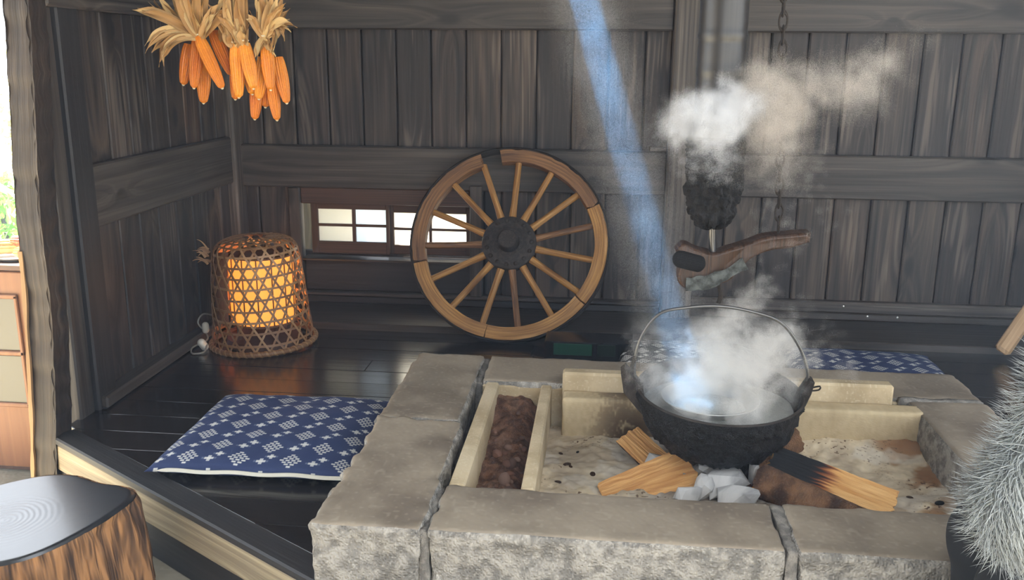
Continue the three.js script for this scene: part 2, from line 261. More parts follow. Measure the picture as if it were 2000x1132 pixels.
{
  const R = rnd(77), b = (...a) => bpart(...a), mat = () => M.board[Math.floor(R() * 6)];
  const jit = () => (R() - 0.5) * 0.004;
  const row = (x0, x1, first, y0, y1) => { let x = first; while (x > x0) x -= 0.156; for (; x < x1; x += 0.156) { const a = Math.max(x, x0) + 0.0025, e = Math.min(x + 0.156, x1) - 0.0025; if (e - a > 0.015) { const j = jit(); b('plank', a, e, y0, y1, ZB - 0.022 + j, ZB + j, mat(), wallBack, 'y', 0.006); } } };
  row(-1.72, 0.285, 0.014, 0.755, 1.29); row(0.415, 2.3, 0.695, 0.755, 1.29);
  row(-1.72, -1.43, -1.585, 0.06, 0.585); row(-0.53, 0.285, 0.019, 0.06, 0.585); row(0.415, 2.3, 0.706, 0.06, 0.585);
  const rail = (x0, x1, y0, y1, z, m, n = 'rail') => b(n, x0, x1, y0, y1, ZB - 0.03, z, m, wallBack, 'x', 0.006);
  rail(-1.72, 0.28, 0.574, 0.765, -4.012, M.beam[0]); rail(0.415, 2.3, 0.574, 0.762, -4.014, M.beam[1]);
  rail(-1.72, 0.28, 1.272, 1.62, -3.99, M.beam[1], 'top_beam'); rail(0.415, 2.3, 1.268, 1.62, -3.99, M.beam[0], 'top_beam');
  b('rail_peg', 0.205, 0.278, 0.766, 0.785, -4.04, -4.015, M.beam[0], wallBack, 'x', 0.002);
  rail(-1.72, 0.28, 0.066, 0.086, -4.012, M.beam[0], 'base_rail'); rail(0.415, 2.3, 0.066, 0.116, -4.012, M.post, 'base_rail');
  rail(-1.72, 0.28, 0.028, 0.065, -4.03, M.black, 'base_board'); rail(0.415, 2.3, 0.028, 0.065, -4.02, M.ledge, 'base_board');
  b('centre_post', 0.281, 0.414, 0.028, 2.4, -4.10, -3.955, M.post, wallBack, 'y', 0.008);
  b('corner_post', -1.735, -1.64, 0.028, 2.4, -4.05, -3.935, M.post, wallBack, 'y', 0.008);
  // nails in the base rail
  for (const x of [1.2, 1.33, 1.09, 0.7]) { const n = part('nail', new THREE.SphereGeometry(0.006, 10, 6), M.steel, wallBack); n.position.set(x, x === 1.09 ? 0.097 : 0.052, x === 1.09 ? -4.011 : -4.019); n.scale.z = 0.4; }
  // window surround
  b('window_post', -1.43, -1.376, 0.086, 0.574, -4.06, -4.004, M.beam[0], wallBack, 'y', 0.004);
  b('window_post', -0.588, -0.531, 0.086, 0.60, -4.06, -3.998, M.beam[0], wallBack, 'y', 0.004);
  b('window_header', -1.376, -0.588, 0.499, 0.574, -4.105, -4.022, M.sashWood, wallBack, 'x', 0.004);
  b('under_window_board', -1.376, -0.588, 0.086, 0.236, -4.07, -4.045, M.black, wallBack, 'x', 0.004);
  b('window_shelf', -1.376, -0.588, 0.236, 0.246, -4.09, -4.0, M.ledge, wallBack, 'x', 0.002);
  // the wall's back, with the window's opening
  const s = new THREE.Shape([[-1.75, -0.2], [2.3, -0.2], [2.3, 2.4], [-1.75, 2.4]].map((p) => new THREE.Vector2(...p)));
  s.holes.push(new THREE.Path([[-1.50, 0.262], [-1.50, 0.72], [-0.604, 0.72], [-0.604, 0.262]].map((p) => new THREE.Vector2(...p))));
  const g = new THREE.ExtrudeGeometry(s, { depth: 0.03, bevelEnabled: false }); g.translate(0, 0, -4.13); part('backing', g, M.black, wallBack);
}
// the two sliding sashes
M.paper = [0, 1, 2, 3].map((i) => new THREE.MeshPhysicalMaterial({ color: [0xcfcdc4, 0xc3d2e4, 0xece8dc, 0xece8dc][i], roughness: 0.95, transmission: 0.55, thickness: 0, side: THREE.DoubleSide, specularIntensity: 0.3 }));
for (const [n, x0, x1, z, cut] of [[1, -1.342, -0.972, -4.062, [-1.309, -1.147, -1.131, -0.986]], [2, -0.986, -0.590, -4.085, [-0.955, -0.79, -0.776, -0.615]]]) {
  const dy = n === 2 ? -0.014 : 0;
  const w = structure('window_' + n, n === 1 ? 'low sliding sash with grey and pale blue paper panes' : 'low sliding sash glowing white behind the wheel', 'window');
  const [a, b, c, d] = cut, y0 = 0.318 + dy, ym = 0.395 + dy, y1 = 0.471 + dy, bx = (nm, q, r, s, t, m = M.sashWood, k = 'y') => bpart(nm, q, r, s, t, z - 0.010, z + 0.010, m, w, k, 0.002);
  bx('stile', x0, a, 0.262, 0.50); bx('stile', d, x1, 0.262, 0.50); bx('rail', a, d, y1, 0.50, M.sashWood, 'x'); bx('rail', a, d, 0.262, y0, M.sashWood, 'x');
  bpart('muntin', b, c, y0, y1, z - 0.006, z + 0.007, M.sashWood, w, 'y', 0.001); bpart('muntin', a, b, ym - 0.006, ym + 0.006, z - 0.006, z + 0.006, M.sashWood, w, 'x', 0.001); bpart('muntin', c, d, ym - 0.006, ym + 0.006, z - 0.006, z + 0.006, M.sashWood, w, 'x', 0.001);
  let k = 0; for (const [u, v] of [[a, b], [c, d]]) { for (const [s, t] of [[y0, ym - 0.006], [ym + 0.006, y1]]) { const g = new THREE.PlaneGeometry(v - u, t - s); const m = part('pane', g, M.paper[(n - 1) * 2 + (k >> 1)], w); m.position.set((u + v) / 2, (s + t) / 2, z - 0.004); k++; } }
}
const XL = -1.68;
const wallLeft = structure('wall_left', 'sooty plank wall left of the basket lantern', 'wall');
{
  const R = rnd(99), z0 = -4.03;
  for (let z = -2.70; z > z0; z -= 0.143) for (const [y0, y1] of [[0.035, 0.61], [0.80, 1.32]]) { const j = (R() - 0.5) * 0.004; bpart('plank', XL - 0.022 + j, XL + j, y0, y1, Math.max(z - 0.139, z0), z, M.board[Math.floor(R() * 6)], wallLeft, 'y', 0.004); }
  bpart('rail', XL - 0.03, XL + 0.030, 0.60, 0.805, z0 + 0.10, -2.70, M.beam[0], wallLeft, 'z', 0.006);
  bpart('top_beam', XL - 0.06, XL + 0.05, 1.29, 1.62, z0 + 0.10, -2.62, M.post, wallLeft, 'z', 0.008);
  bpart('base_rail', XL - 0.03, XL + 0.055, 0.0, 0.042, z0 + 0.34, -2.70, M.beam[0], wallLeft, 'z', 0.006);
  bpart('end_post', XL - 0.06, XL + 0.035, -0.06, 2.4, -2.80, -2.685, M.black, wallLeft, 'y', 0.006);
  bpart('door_post', XL - 0.06, XL + 0.02, -0.1, 2.4, -2.683, -2.60, M.beam[0], wallLeft, 'y', 0.006);
  bpart('backing', XL - 0.10, XL - 0.024, -0.22, 2.4, -4.05, -2.72, M.black, wallLeft, 'y', 0.002);
}
// the rough hewn corner post in front, a little out of plumb
{
  const post = structure('trim_2', 'rough adze-hewn corner post beside the wooden cabinet', 'post');
  const g = new THREE.BoxGeometry(0.076, 2.64, 0.085, 8, 150, 10), p = g.attributes.position, nn = g.attributes.normal, u = g.attributes.uv;
  for (let i = 0; i < p.count; i++) {
    const x = p.getX(i), y = p.getY(i), z = p.getZ(i);
    const cell = Math.floor(y / 0.085 + 0.35 * Math.sin(z * 30)), f = y / 0.085 - cell, sc = Math.sin(clamp(f - Math.floor(f)) * Math.PI);
    const wob = (noise(y * 3.1, 4.4) - 0.5) * 0.02, cut = -0.009 * sc * (nn.getX(i) > 0.5 ? 1 : 0.35) + (h3(cell, 3, 9) - 0.5) * 0.006;
    u.setXY(i, x + z, y);
    p.setXYZ(i, x + wob + nn.getX(i) * cut + (y + 1.32 - 1.07) * 0.068 - 0.014, y + 1.10, z + (noise(y * 4, 9.1) - 0.5) * 0.012 + nn.getZ(i) * cut);
  }
  weldNormals(g); const m = part('post_body', g, M.hewn, post); m.position.set(-1.625, 0, -2.49);
  // pale strip of sapwood left standing along the outer edge
  const pts = [], nor = []; for (let k = 0; k <= 24; k++) { const y = -0.2 + k * 0.033; pts.push(V(-1.639 + (y - 0.85) * 0.068 + (noise((y - 1.1) * 3.1, 4.4) - 0.5) * 0.02 - 0.036, y, -2.443 + (noise(y * 9, 2) - 0.5) * 0.008)); nor.push(V(0, 0, 1)); }
  part('sapwood_edge', strap(pts, nor, 0.010, 0.010, (f) => 0.6 + 0.9 * noise(f * 14, 3)), M.sap, post);
}
{
  const w = structure('wall_right', 'dark plank wall outside the picture on the right', 'wall');
  for (let z = -4.05; z < -2.6; z += 0.16) bpart('plank', 2.3, 2.33, -0.22, 2.4, z, z + 0.157, M.board[Math.abs(Math.round(z * 7)) % 6], w);  // out of view; kept short so daylight enters from the right
  const c = structure('ceiling', 'unseen board roof shading the room, with a small round hole and added blue pane', 'ceiling');
  const s = new THREE.Shape([[-2.5, 4.75], [2.6, 4.75], [2.6, 1.1], [-0.3, 1.1], [-0.3, -0.8], [-2.5, -0.8]].map((p) => new THREE.Vector2(...p))), hole = new THREE.Path();  // unseen roof, outlined to shade the left and leave the front right open
  hole.absellipse(-0.412, 3.262, 0.050, 0.057, 0, Math.PI * 2, true); s.holes.push(hole);
  const g = new THREE.ExtrudeGeometry(s, { depth: 0.02, bevelEnabled: false, curveSegments: 40 }); g.rotateX(-Math.PI / 2); g.translate(0, 2.4, 0); part('roof_board', g, M.black, c);
  // added pane of blue glass over the roof hole, tints the sun shaft
  const pane = part('skylight_pane', new THREE.CircleGeometry(0.09, 40).rotateX(-Math.PI / 2), new THREE.MeshPhysicalMaterial({ color: new THREE.Color().setRGB(0.15, 0.46, 1.0), roughness: 0, transmission: 1, thickness: 0, side: THREE.DoubleSide }), c); pane.position.set(-0.412, 2.423, -3.262);
}
{
  const w = structure('unseen_wall_front', 'unseen dark plank wall behind the camera, placed to darken the left side', 'wall');
  for (let x = -4.1; x < -0.4; x += 0.16) bpart('plank', x, x + 0.157, GY, 2.4, 0.74, 0.77, M.board[Math.abs(Math.round(x * 7)) % 6], w);  // unseen wall, placed to keep daylight off the left of the room
}
// an unseen plank screen outside, placed to keep the sun off the left sash
{
  const t = thing('unseen_yard_screen', 'unseen plank screen placed outside to shade the left sash', 'screen', [0, GY, 0]);
  for (let k = 0; k < 5; k++) bpart('plank', -1.78 + k * 0.122, -1.662 + k * 0.122, 0, 1.62, -4.42, -4.395, M.board[k], t);
  bpart('cross_rail', -1.78, -1.17, 1.2, 1.27, -4.45, -4.421, M.beam[0], t, 'x');
}

// ================================================================== HEARTH
const hearth = thing('hearth', 'large sunken hearth framed by grey hewn stone blocks', 'hearth', [0, GY, 0]);
{
  const by = HT - GY;                                                        // stones stand on the ground
  const st = (x0, x1, z0, z1, o = {}, top = by) => { const m = part('stone_block', block(x1 - x0, o.h ?? by, z1 - z0, { seed: o.seed ?? 1, ...o }), [M.stoneTop, M.stoneRough], hearth); m.position.set((x0 + x1) / 2, top - (o.h ?? by) / 2, (z0 + z1) / 2); return m; };
  st(HX0, -0.372, -2.388, HZ1, { seed: 2, chip: 0.030, side: 0.016, cell: 0.013 });
  st(HX0, -0.385, HZ0, -2.392, { seed: 3, chip: 0.020, cell: 0.015 });
  st(-0.352, 0.418, -1.985, HZ1, { seed: 4, side: 0.014, cell: 0.013, chip: 0.008 });
  st(0.442, HX1, -1.985, HZ1, { seed: 5, side: 0.012, cell: 0.015 });
  st(-0.362, HX1, HZ0, -2.728, { seed: 6, chip: 0.006, cell: 0.018 });
  st(0.955, HX1, -2.715, -1.995, { seed: 7, chip: 0.010, cell: 0.016 });
  const box = (n, x0, x1, y0, y1, z0, z1, m, c = 0.004, g = 'x') => bpart(n, x0, x1, y0 - GY, y1 - GY, z0, z1, m, hearth, g, c);
  // mortar in the joints
  const mo = (x0, x1, y0, y1, z0, z1, s) => { const m = part('mortar', block(x1 - x0, y1 - y0, z1 - z0, { cell: 0.012, round: 0.004, top: 0.006, side: 0.006, seed: s, chip: 0.004, freq: 40 }), [M.mortar, M.mortar], hearth); m.position.set((x0 + x1) / 2, (y0 + y1) / 2 - GY, (z0 + z1) / 2); };
  mo(-0.378, -0.352, GY, 0.143, -1.99, HZ1 - 0.004, 11); mo(0.416, 0.444, GY, 0.145, -1.985, HZ1 - 0.004, 12); mo(-0.388, -0.36, GY, 0.138, HZ0 + 0.004, -2.73, 13); mo(-0.61, -0.378, GY, 0.146, -2.396, -2.384, 14);
  mo(0.93, 1.18, 0.10, 0.152, -2.735, -2.708, 15);
  // pale lining
  box('lining_slab', -0.36, 0.95, -0.1, 0.135, -2.745, -2.722, M.plaster);
  box('tray_board', -0.346, -0.306, -0.06, 0.148, -2.72, -1.992, M.plaster, 0.005, 'z');
  box('tray_board', -0.170, -0.136, -0.06, 0.146, -2.72, -1.992, M.plaster, 0.005, 'z');
  box('back_ledge', -0.101, 0.900, -0.06, 0.206, -2.720, -2.672, M.plaster, 0.007);
  const ledge = part('front_ledge', block(1.075, 0.28, 0.075, { cell: 0.012, round: 0.008, top: 0.002, side: 0.002, seed: 21, chip: 0.004 }), null, hearth); ledge.position.set(0.440, 0.010 - GY, -2.634);
  // soot caught on the pale slab beside the pot's lug
  const soot = (u, v) => { const dx = (u - 0.20) / 0.13, dy = (v - 0.66) / 0.42, d = Math.hypot(dx, dy), n = 0.6 * pn(u * 40, v * 12, 40, 12, 5) + 0.4 * pn(u * 170, v * 50, 170, 50, 6); return clamp((1.15 - d) * 1.1) * sstep(0.28, 0.72, n + (1 - d) * 0.35); };
  const sm = tex(1024, 256, (u, v) => { const g = 0.6 * pn(u * 24, v * 6, 24, 6, 7) + 0.4 * pn(u * 120, v * 30, 120, 30, 8), base = mixc(rgb(0xb09c7a), rgb(0xccb994), g); return mixc(base, rgb(0x3b2c20), 0.78 * soot(u, v)); });
  { const p = ledge.geometry.attributes.position, u = ledge.geometry.attributes.uv; for (let i = 0; i < p.count; i++) u.setXY(i, (p.getX(i) + 0.54) / 1.08, (p.getY(i) + p.getZ(i) + 0.2) / 0.4); }
  const lm = M.plaster.clone(); lm.map = sm; ledge.material = [lm, lm];
  box('hearth_bed', -0.35, 0.95, -0.2, -0.08, -2.72, -1.99, M.soil);
}
function field(x0, x1, z0, z1, nx, nz, fn) {                                 // a height field with a skirt-less top, uv in metres
  const g = new THREE.PlaneGeometry(x1 - x0, z1 - z0, nx, nz); g.rotateX(-Math.PI / 2); g.translate((x0 + x1) / 2, 0, (z0 + z1) / 2);
  const p = g.attributes.position, u = g.attributes.uv; for (let i = 0; i < p.count; i++) { p.setY(i, fn(p.getX(i), p.getZ(i))); u.setXY(i, p.getX(i), p.getZ(i)); }
  g.computeVertexNormals(); return g;
}
const ashY = (x, z) => {
  const d = Math.hypot((x - 0.34) / 0.30, (z + 2.27) / 0.16);
  return 0.036 + 0.024 * Math.exp(-d * d) + 0.030 * sstep(-2.48, -2.62, z) * sstep(0.4, 0.9, x) + 0.030 * (fbm(x * 9, z * 9, 3, 3) - 0.5) + 0.014 * (fbm(x * 38, z * 38, 1, 3) - 0.5) - 0.012 * sstep(0.04, -0.1, x) * sstep(-2.45, -2.6, z);
};
{
  const map = tex(1024, 768, (u, v) => {
    const x = -0.135 + u * 1.09, z = -1.99 - v * 0.68;
    const g = fbm(x * 14, z * 14, 2, 4), f = fbm(x * 90, z * 90, 4, 2), s = noise(x * 150, z * 210, 8);
    let c = mixc(rgb(0xb5a48b), rgb(0xdccbab), sstep(0.3, 0.7, g));
    c = mixc(c, rgb(0xa8a29a), 0.7 * sstep(0.52, 0.68, fbm(x * 5 + 3, z * 5, 9, 3)));
    c = mixc(c, rgb(0x8a5a34), 0.75 * sstep(0.80, 0.90, x + 0.12 * (fbm(x * 20, z * 20, 5, 3) - 0.5)) * sstep(0.42, 0.55, fbm(x * 16, z * 16, 6, 3)));
    c = mixc(c, rgb(0x4a3527), 0.8 * sstep(0.80, 0.88, s) * sstep(0.45, 0.6, fbm(x * 11, z * 11, 7, 2)));
    c = mixc(c, rgb(0xd9d3c6), 0.5 * sstep(0.60, 0.66, fbm(x * 8 + 1.3, z * 8, 11, 3)));
    const burn = Math.hypot((x - 0.33) / 0.26, (z + 2.25) / 0.12); c = mixc(c, rgb(0x4b4038), 0.75 * sstep(1.1, 0.4, burn + (fbm(x * 26, z * 26, 12, 3) - 0.5) * 0.9));
    return mixc(c, rgb(0x8f8270), 0.35 * f);
  });
  map.wrapS = map.wrapT = THREE.ClampToEdgeWrapping;
  const g = field(-0.136, 0.956, -2.665, -1.985, 220, 140, ashY), u = g.attributes.uv; for (let i = 0; i < u.count; i++) u.setXY(i, (u.getX(i) + 0.135) / 1.09, (-1.99 - u.getY(i)) / 0.68);
  single('ash_bed', g, new THREE.MeshPhysicalMaterial({ map, roughness: 0.96, specularIntensity: 0.3 }), 'pale wood ash spread over the bed of the hearth', 'ash', [0, 0, 0], null, 'stuff');
  const soilY = (x, z) => 0.050 + 0.05 * sstep(-2.35, -2.70, z) - 0.03 * sstep(-0.22, -0.17, x) + 0.03 * (fbm(x * 16, z * 16, 4, 3) - 0.5) + 0.02 * (fbm(x * 60, z * 60, 5, 2) - 0.5);
  single('brown_soil', field(-0.308, -0.168, -2.722, -1.985, 40, 170, soilY), M.soil, 'dark brown soil filling the narrow pale trough', 'soil', [0, 0, 0], null, 'stuff');
  const R = rnd(321), geos = [0, 1, 2].map((k) => { const q = new THREE.IcosahedronGeometry(1, 2); return displace(q, (p) => 0.28 * (fbm(p.x * 1.2 + k * 5, p.y * 1.2, p.z * 1.2, 2) - 0.5)); });
  for (let i = 0; i < 34; i++) {
    const x = -0.292 + R() * 0.11, z = -2.0 - Math.pow(R(), 1.3) * 0.62, s = i < 8 ? 0.011 + R() * 0.007 : 0.004 + R() * 0.006;
    const xx = Math.min(Math.max(x, -0.306 + s * 1.3), -0.170 - s * 1.3), zz = Math.min(z, -1.995 - s * 1.4);
    const m = single('pebble', geos[i % 3], M.pebble[i % 4], 'small brown stone lying in the trough of brown soil', 'pebble', [xx, soilY(xx, zz) + s * 0.25, zz], 'stones in the soil trough');
    m.scale.set(s * 1.2, s * 0.75, s); m.rotation.set(R() * 0.6, R() * 6, R() * 0.6);
  }
}
// ---- firewood
M.charEnd = M.charBlack;
function splitLog(len, r, a0, a1, { seed = 1, n = 18, curve = 0.0, taper = 0, flat = 0.15 } = {}) {
  // cross-section: bark arc from a0 to a1, then a ragged split face back to the start; the axis is x
  const sec = []; for (let i = 0; i <= n; i++) { const a = lerp(a0, a1, i / n); sec.push([Math.cos(a), Math.sin(a), 1]); }
  const k = 12, s0 = sec[n], s1 = sec[0]; for (let i = 1; i < k; i++) { const t = i / k; sec.push([lerp(s0[0], s1[0], t), lerp(s0[1], s1[1], t), 0]); }
  const m = sec.length, L = 40, tri = [[], [], []], uvs = [[], [], []];
  const at = (i, j) => {
    const [y, z, b] = sec[((j % m) + m) % m], t = i / L, x = (t - 0.5) * len, g = fbm(x * 22 + seed * 9, y * 2.2, z * 2.2 + seed, 3) - 0.5, rr = r * (1 - taper * t) * (1 + (b ? 0.14 : 0.30 * flat / 0.15) * g);
    const end = (h3(((j % m) + m) % m, 7, seed) - 0.5) * 0.012 * (i === 0 || i === L ? 1 : 0);
    return [x + end, y * rr + curve * Math.sin(t * 3.14), z * rr];
  };
  const push = (q, a, b, c, ua, ub, uc) => { tri[q].push(...a, ...b, ...c); uvs[q].push(...ua, ...ub, ...uc); };
  for (let i = 0; i < L; i++) for (let j = 0; j < m; j++) {
    const q = j < n ? 1 : 0, a = at(i, j), b = at(i + 1, j), c = at(i + 1, j + 1), d = at(i, j + 1), w = (jj) => jj * r * 0.16, ll = (ii) => (ii / L) * len;
    push(q, a, c, b, [w(j), ll(i)], [w(j + 1), ll(i + 1)], [w(j), ll(i + 1)]); push(q, a, d, c, [w(j), ll(i)], [w(j + 1), ll(i)], [w(j + 1), ll(i + 1)]);
  }
  for (const i of [0, L]) { const c = [(i / L - 0.5) * len, 0, 0]; let cy = 0, cz = 0; for (let j = 0; j < m; j++) { const q = at(i, j); cy += q[1] / m; cz += q[2] / m; } c[1] = cy; c[2] = cz; for (let j = 0; j < m; j++) { const a = at(i, j), b = at(i, j + 1), t = (p) => [p[1], p[2]]; i ? push(2, c, a, b, t(c), t(a), t(b)) : push(2, c, b, a, t(c), t(b), t(a)); } }
  const g = new THREE.BufferGeometry(), P = tri.flat(), U = uvs.flat(); g.setAttribute('position', new THREE.Float32BufferAttribute(P, 3)); g.setAttribute('uv', new THREE.Float32BufferAttribute(U, 2));
  let s = 0; tri.forEach((t, q) => { g.addGroup(s, t.length / 3, q); s += t.length / 3; }); g.computeVertexNormals();
  // smooth within each kind of face
  return g;
}
// charred: the split face of a log whose one end has burnt black (t runs along the log)
const burntMat = (() => {
  const t = tex(256, 512, (u, v) => { const g = 0.5 * pn(u * 20, v * 5, 20, 5, 3) + 0.3 * pn(u * 60, v * 10, 60, 10, 4) + 0.2 * pn(u * 4, v * 6, 4, 6, 5), c = mixc(rgb(0xb87a3c), rgb(0xf0c484), g); const edge = v + 0.16 * (pn(u * 26, v * 3, 26, 3, 6) - 0.5); return mixc(rgb(0x0e0d0d), mixc(rgb(0x6b3417), c, sstep(0.42, 0.56, edge)), sstep(0.36, 0.46, edge)); });
  return t;
})();
const logs = [
  ['short split log with orange face lying left of the pot', 0.17, 0.042, 1.75, 4.75, [0.152, 0.082, -2.385], [0.35, -0.85, -0.12], { flat: 0.28 }, null],
  ['broad pale split log in front of the pot on the left', 0.26, 0.036, 1.9, 4.6, [0.150, 0.078, -2.225], [0.55, 0.40, 0.04], { flat: 0.3, taper: -0.85 }, null],
  ['split log with charred black end right of the embers', 0.32, 0.046, 1.7, 4.6, [0.620, 0.100, -2.225], [0.55, -0.36, -0.05], { flat: 0.25 }, 'burnt'],
  ['brown bark-covered log against the front stone', 0.27, 0.046, -2.3, 2.3, [0.550, 0.062, -2.165], [0.3, -0.50, -0.06], {}, null],
  ['reddish brown stub of log behind the pot on the right', 0.18, 0.040, -2.0, 2.0, [0.500, 0.082, -2.440], [0.2, 0.55, 0.08], {}, null],
];
logs.forEach(([label, len, r, a0, a1, pos, rot, o, how], i) => {
  const g = splitLog(len, r, a0, a1, { seed: i + 2, ...o }), mats = [M.split, M.bark, M.split];
  if (how) { const m = M.split.clone(); m.map = burntMat.clone(); m.map.repeat.set(8, 1 / len); m.map.needsUpdate = true; mats[0] = m; }
  const l = single('firewood_log', g, mats, label, 'firewood', pos); l.rotation.set(...rot);
});
// ---- lumps of charcoal under white ash, embers
{
  const R = rnd(44), lump = (seed, sx, sy, sz) => { const Q = rnd(seed * 100 + 7), pts = []; for (let i = 0; i < 26; i++) { const v = V(Q() * 2 - 1, Q() * 2 - 1, Q() * 2 - 1), l = Math.max(Math.abs(v.x), Math.abs(v.y), Math.abs(v.z)); v.multiplyScalar((0.82 + 0.18 * Q()) / Math.pow(l, 0.7)); pts.push(v.set(v.x * sx, v.y * sy, v.z * sz)); } const g = new ConvexGeometry(pts), p = g.attributes.position, u = []; for (let i = 0; i < p.count; i++) u.push(p.getX(i) + p.getZ(i), p.getY(i) + p.getZ(i)); g.setAttribute('uv', new THREE.Float32BufferAttribute(u, 2)); return g; };
  const L = [
    ['largest white-ashed charcoal lump in front of the pot', [0.355, 0.085, -2.215], 0.058, 0.028, 0.034, 0.3, 'w'], ['flat white charcoal piece left of the largest lump', [0.285, 0.080, -2.185], 0.022, 0.030, 0.030, 0.9, 'w'],
    ['white charcoal block touching the front stone', [0.375, 0.070, -2.155], 0.055, 0.026, 0.028, 0.1, 'w'], ['curved white charcoal shell on the left of the embers', [0.245, 0.072, -2.160], 0.034, 0.022, 0.020, 0.5, 'w'],
    ['thin sheet of white ash behind the broad split log', [0.195, 0.072, -2.345], 0.045, 0.016, 0.026, -0.3, 'w'], ['small upright grey ash flake beside the ember', [0.428, 0.100, -2.240], 0.014, 0.030, 0.012, 0.4, 'w'],
    ['long pale charcoal stick directly under the pot', [0.345, 0.078, -2.290], 0.060, 0.022, 0.020, 0.1, 'w'], ['black charcoal lump holding a glowing ember', [0.405, 0.080, -2.275], 0.026, 0.024, 0.022, 0.8, 'b'], ['grey-brown crumbled charcoal heap left under the pot', [0.270, 0.070, -2.290], 0.040, 0.022, 0.030, 0.2, 'g'],
  ];
  L.forEach(([label, p, a, b, c, t, k], i) => {
    const m = thing('charcoal_lump', label, 'charcoal', p); m.rotation.y = t; m.scale.setScalar(1.15); part('coal', lump(i * 3.7, a, b, c), k === 'w' ? M.charWhite : k === 'b' ? M.charBlack : M.mortar, m);
    if (k === 'b') { const e = part('ember_glow', new THREE.IcosahedronGeometry(0.0035, 1), new THREE.MeshStandardMaterial({ color: 0x300500, emissive: 0xff2a10, emissiveIntensity: 2.2 }), m); e.position.set(0.008, 0.012, 0.020); }
  });
  for (let i = 0; i < 26; i++) { const x = -0.1 + R() * 1.0, z = -2.03 - R() * 0.5, s = 0.003 + R() * 0.006; const m = single('ash_crumb', new THREE.IcosahedronGeometry(1, 1), R() < 0.5 ? M.charBlack : M.bark, 'tiny dark crumb of charcoal lying on the pale ash', 'crumb', [x, ashY(x, z) + s * 0.2, z], 'crumbs on the ash'); m.scale.set(s * 1.6, s * 0.6, s); m.rotation.y = R() * 6; }
}

// ================================================================== POT
const potAt = V(0.332, 0.110, -2.352);
{
  const t = thing('iron_pot', 'soot-black cast iron pot with wire bail steaming over the fire', 'pot', potAt.toArray()); t.rotation.set(0.07, 0, -0.01); t.scale.setScalar(0.965);
  const out = [[0, 0], [0.05, 0.001], [0.10, 0.008], [0.145, 0.028], [0.182, 0.063], [0.206, 0.105], [0.220, 0.150], [0.229, 0.190]], inn = [[0.226, 0.193], [0.221, 0.190], [0.212, 0.150], [0.198, 0.107], [0.175, 0.068], [0.14, 0.036], [0.10, 0.017], [0.05, 0.010], [0, 0.009]];
  const curve = (a) => new THREE.SplineCurve(a.map((p) => new THREE.Vector2(...p))).getPoints(36);
  const og = new THREE.LatheGeometry(curve(out), 160); scaleUV(og, 1.4, 0.35);
  displace(og, (p) => { const f = fbm(p.x * 46, p.y * 46, p.z * 46, 4), c = fbm(p.x * 120, p.y * 120, p.z * 120, 2); return 0.010 * sstep(0.45, 0.8, f) + 0.004 * sstep(0.6, 0.8, c) - 0.002; });
  part('pot_body', og, M.soot, t);
  const ig = new THREE.LatheGeometry([...curve(out).slice(-1), ...curve(inn)], 96); part('pot_inside', ig, M.iron, t);
  const lug = (pts, depth, name) => { const s = new THREE.Shape(pts.map((p) => new THREE.Vector2(...p))); return part(name, new THREE.ExtrudeGeometry(s, { depth, bevelEnabled: true, bevelSize: 0.003, bevelThickness: 0.003, bevelSegments: 2 }), M.iron, t); };
  const l1 = lug([[-0.272, 0.232], [-0.262, 0.243], [-0.214, 0.190], [-0.196, 0.10], [-0.222, 0.130], [-0.262, 0.178]], 0.05, 'lug'); l1.position.z = -0.025;
  const l2 = lug([[0.206, 0.15], [0.222, 0.20], [0.240, 0.236], [0.248, 0.232], [0.243, 0.20], [0.232, 0.165]], 0.04, 'lug'); l2.position.z = -0.02;
  const bail = [[-0.222, 0.178], [-0.237, 0.225], [-0.236, 0.285], [-0.218, 0.350], [-0.176, 0.408], [-0.105, 0.428], [-0.02, 0.436], [0.07, 0.424], [0.145, 0.398], [0.200, 0.335], [0.231, 0.265], [0.237, 0.215], [0.228, 0.178]].map(([x, y]) => V(x, y, 0.0));
  part('bail_handle', tube(bail, 0.0045, 90, 8), M.wire, t);
  part('hook_eye', tube([V(-0.236, 0.28, 0), V(-0.245, 0.24, 0.004), V(-0.240, 0.20, 0.006), V(-0.232, 0.185, 0.003)], 0.006, 20, 8), M.iron, t);
  part('cotter_pin', tube([V(0.236, 0.205, 0), V(0.272, 0.216, 0.002), V(0.27, 0.208, 0.004), V(0.236, 0.20, 0.002)], 0.0025, 20, 6), M.iron, t);
  const wg = new THREE.CircleGeometry(0.200, 64); wg.rotateX(-Math.PI / 2); displace(wg, (p) => 0.0025 * (noise(p.x * 30, p.z * 30) - 0.5));
  const wat = single('pot_water', wg, new THREE.MeshPhysicalMaterial({ color: 0x9a9a94, roughness: 0.08, ior: 1.33 }), 'cloudy hot water filling the black pot', 'water', [potAt.x, 0.248, potAt.z]);
  const b = thing('steel_basin', 'shallow shiny steel basin floating in the pot', 'basin', [potAt.x - 0.022, 0.231, potAt.z + 0.02]);
  const prof = [[0, 0.004], [0.07, 0.004], [0.092, 0.008], [0.106, 0.020], [0.112, 0.032], [0.124, 0.036], [0.130, 0.040], [0.131, 0.042], [0.128, 0.043], [0.121, 0.039], [0.109, 0.036], [0.102, 0.023], [0.089, 0.012], [0.075, 0.0085], [0.068, 0.0105], [0.062, 0.0085], [0.05, 0.0105], [0.044, 0.0085], [0, 0.0085]];
  part('basin_shell', new THREE.LatheGeometry(prof.map((p) => new THREE.Vector2(...p)), 96), M.steel, b);
}

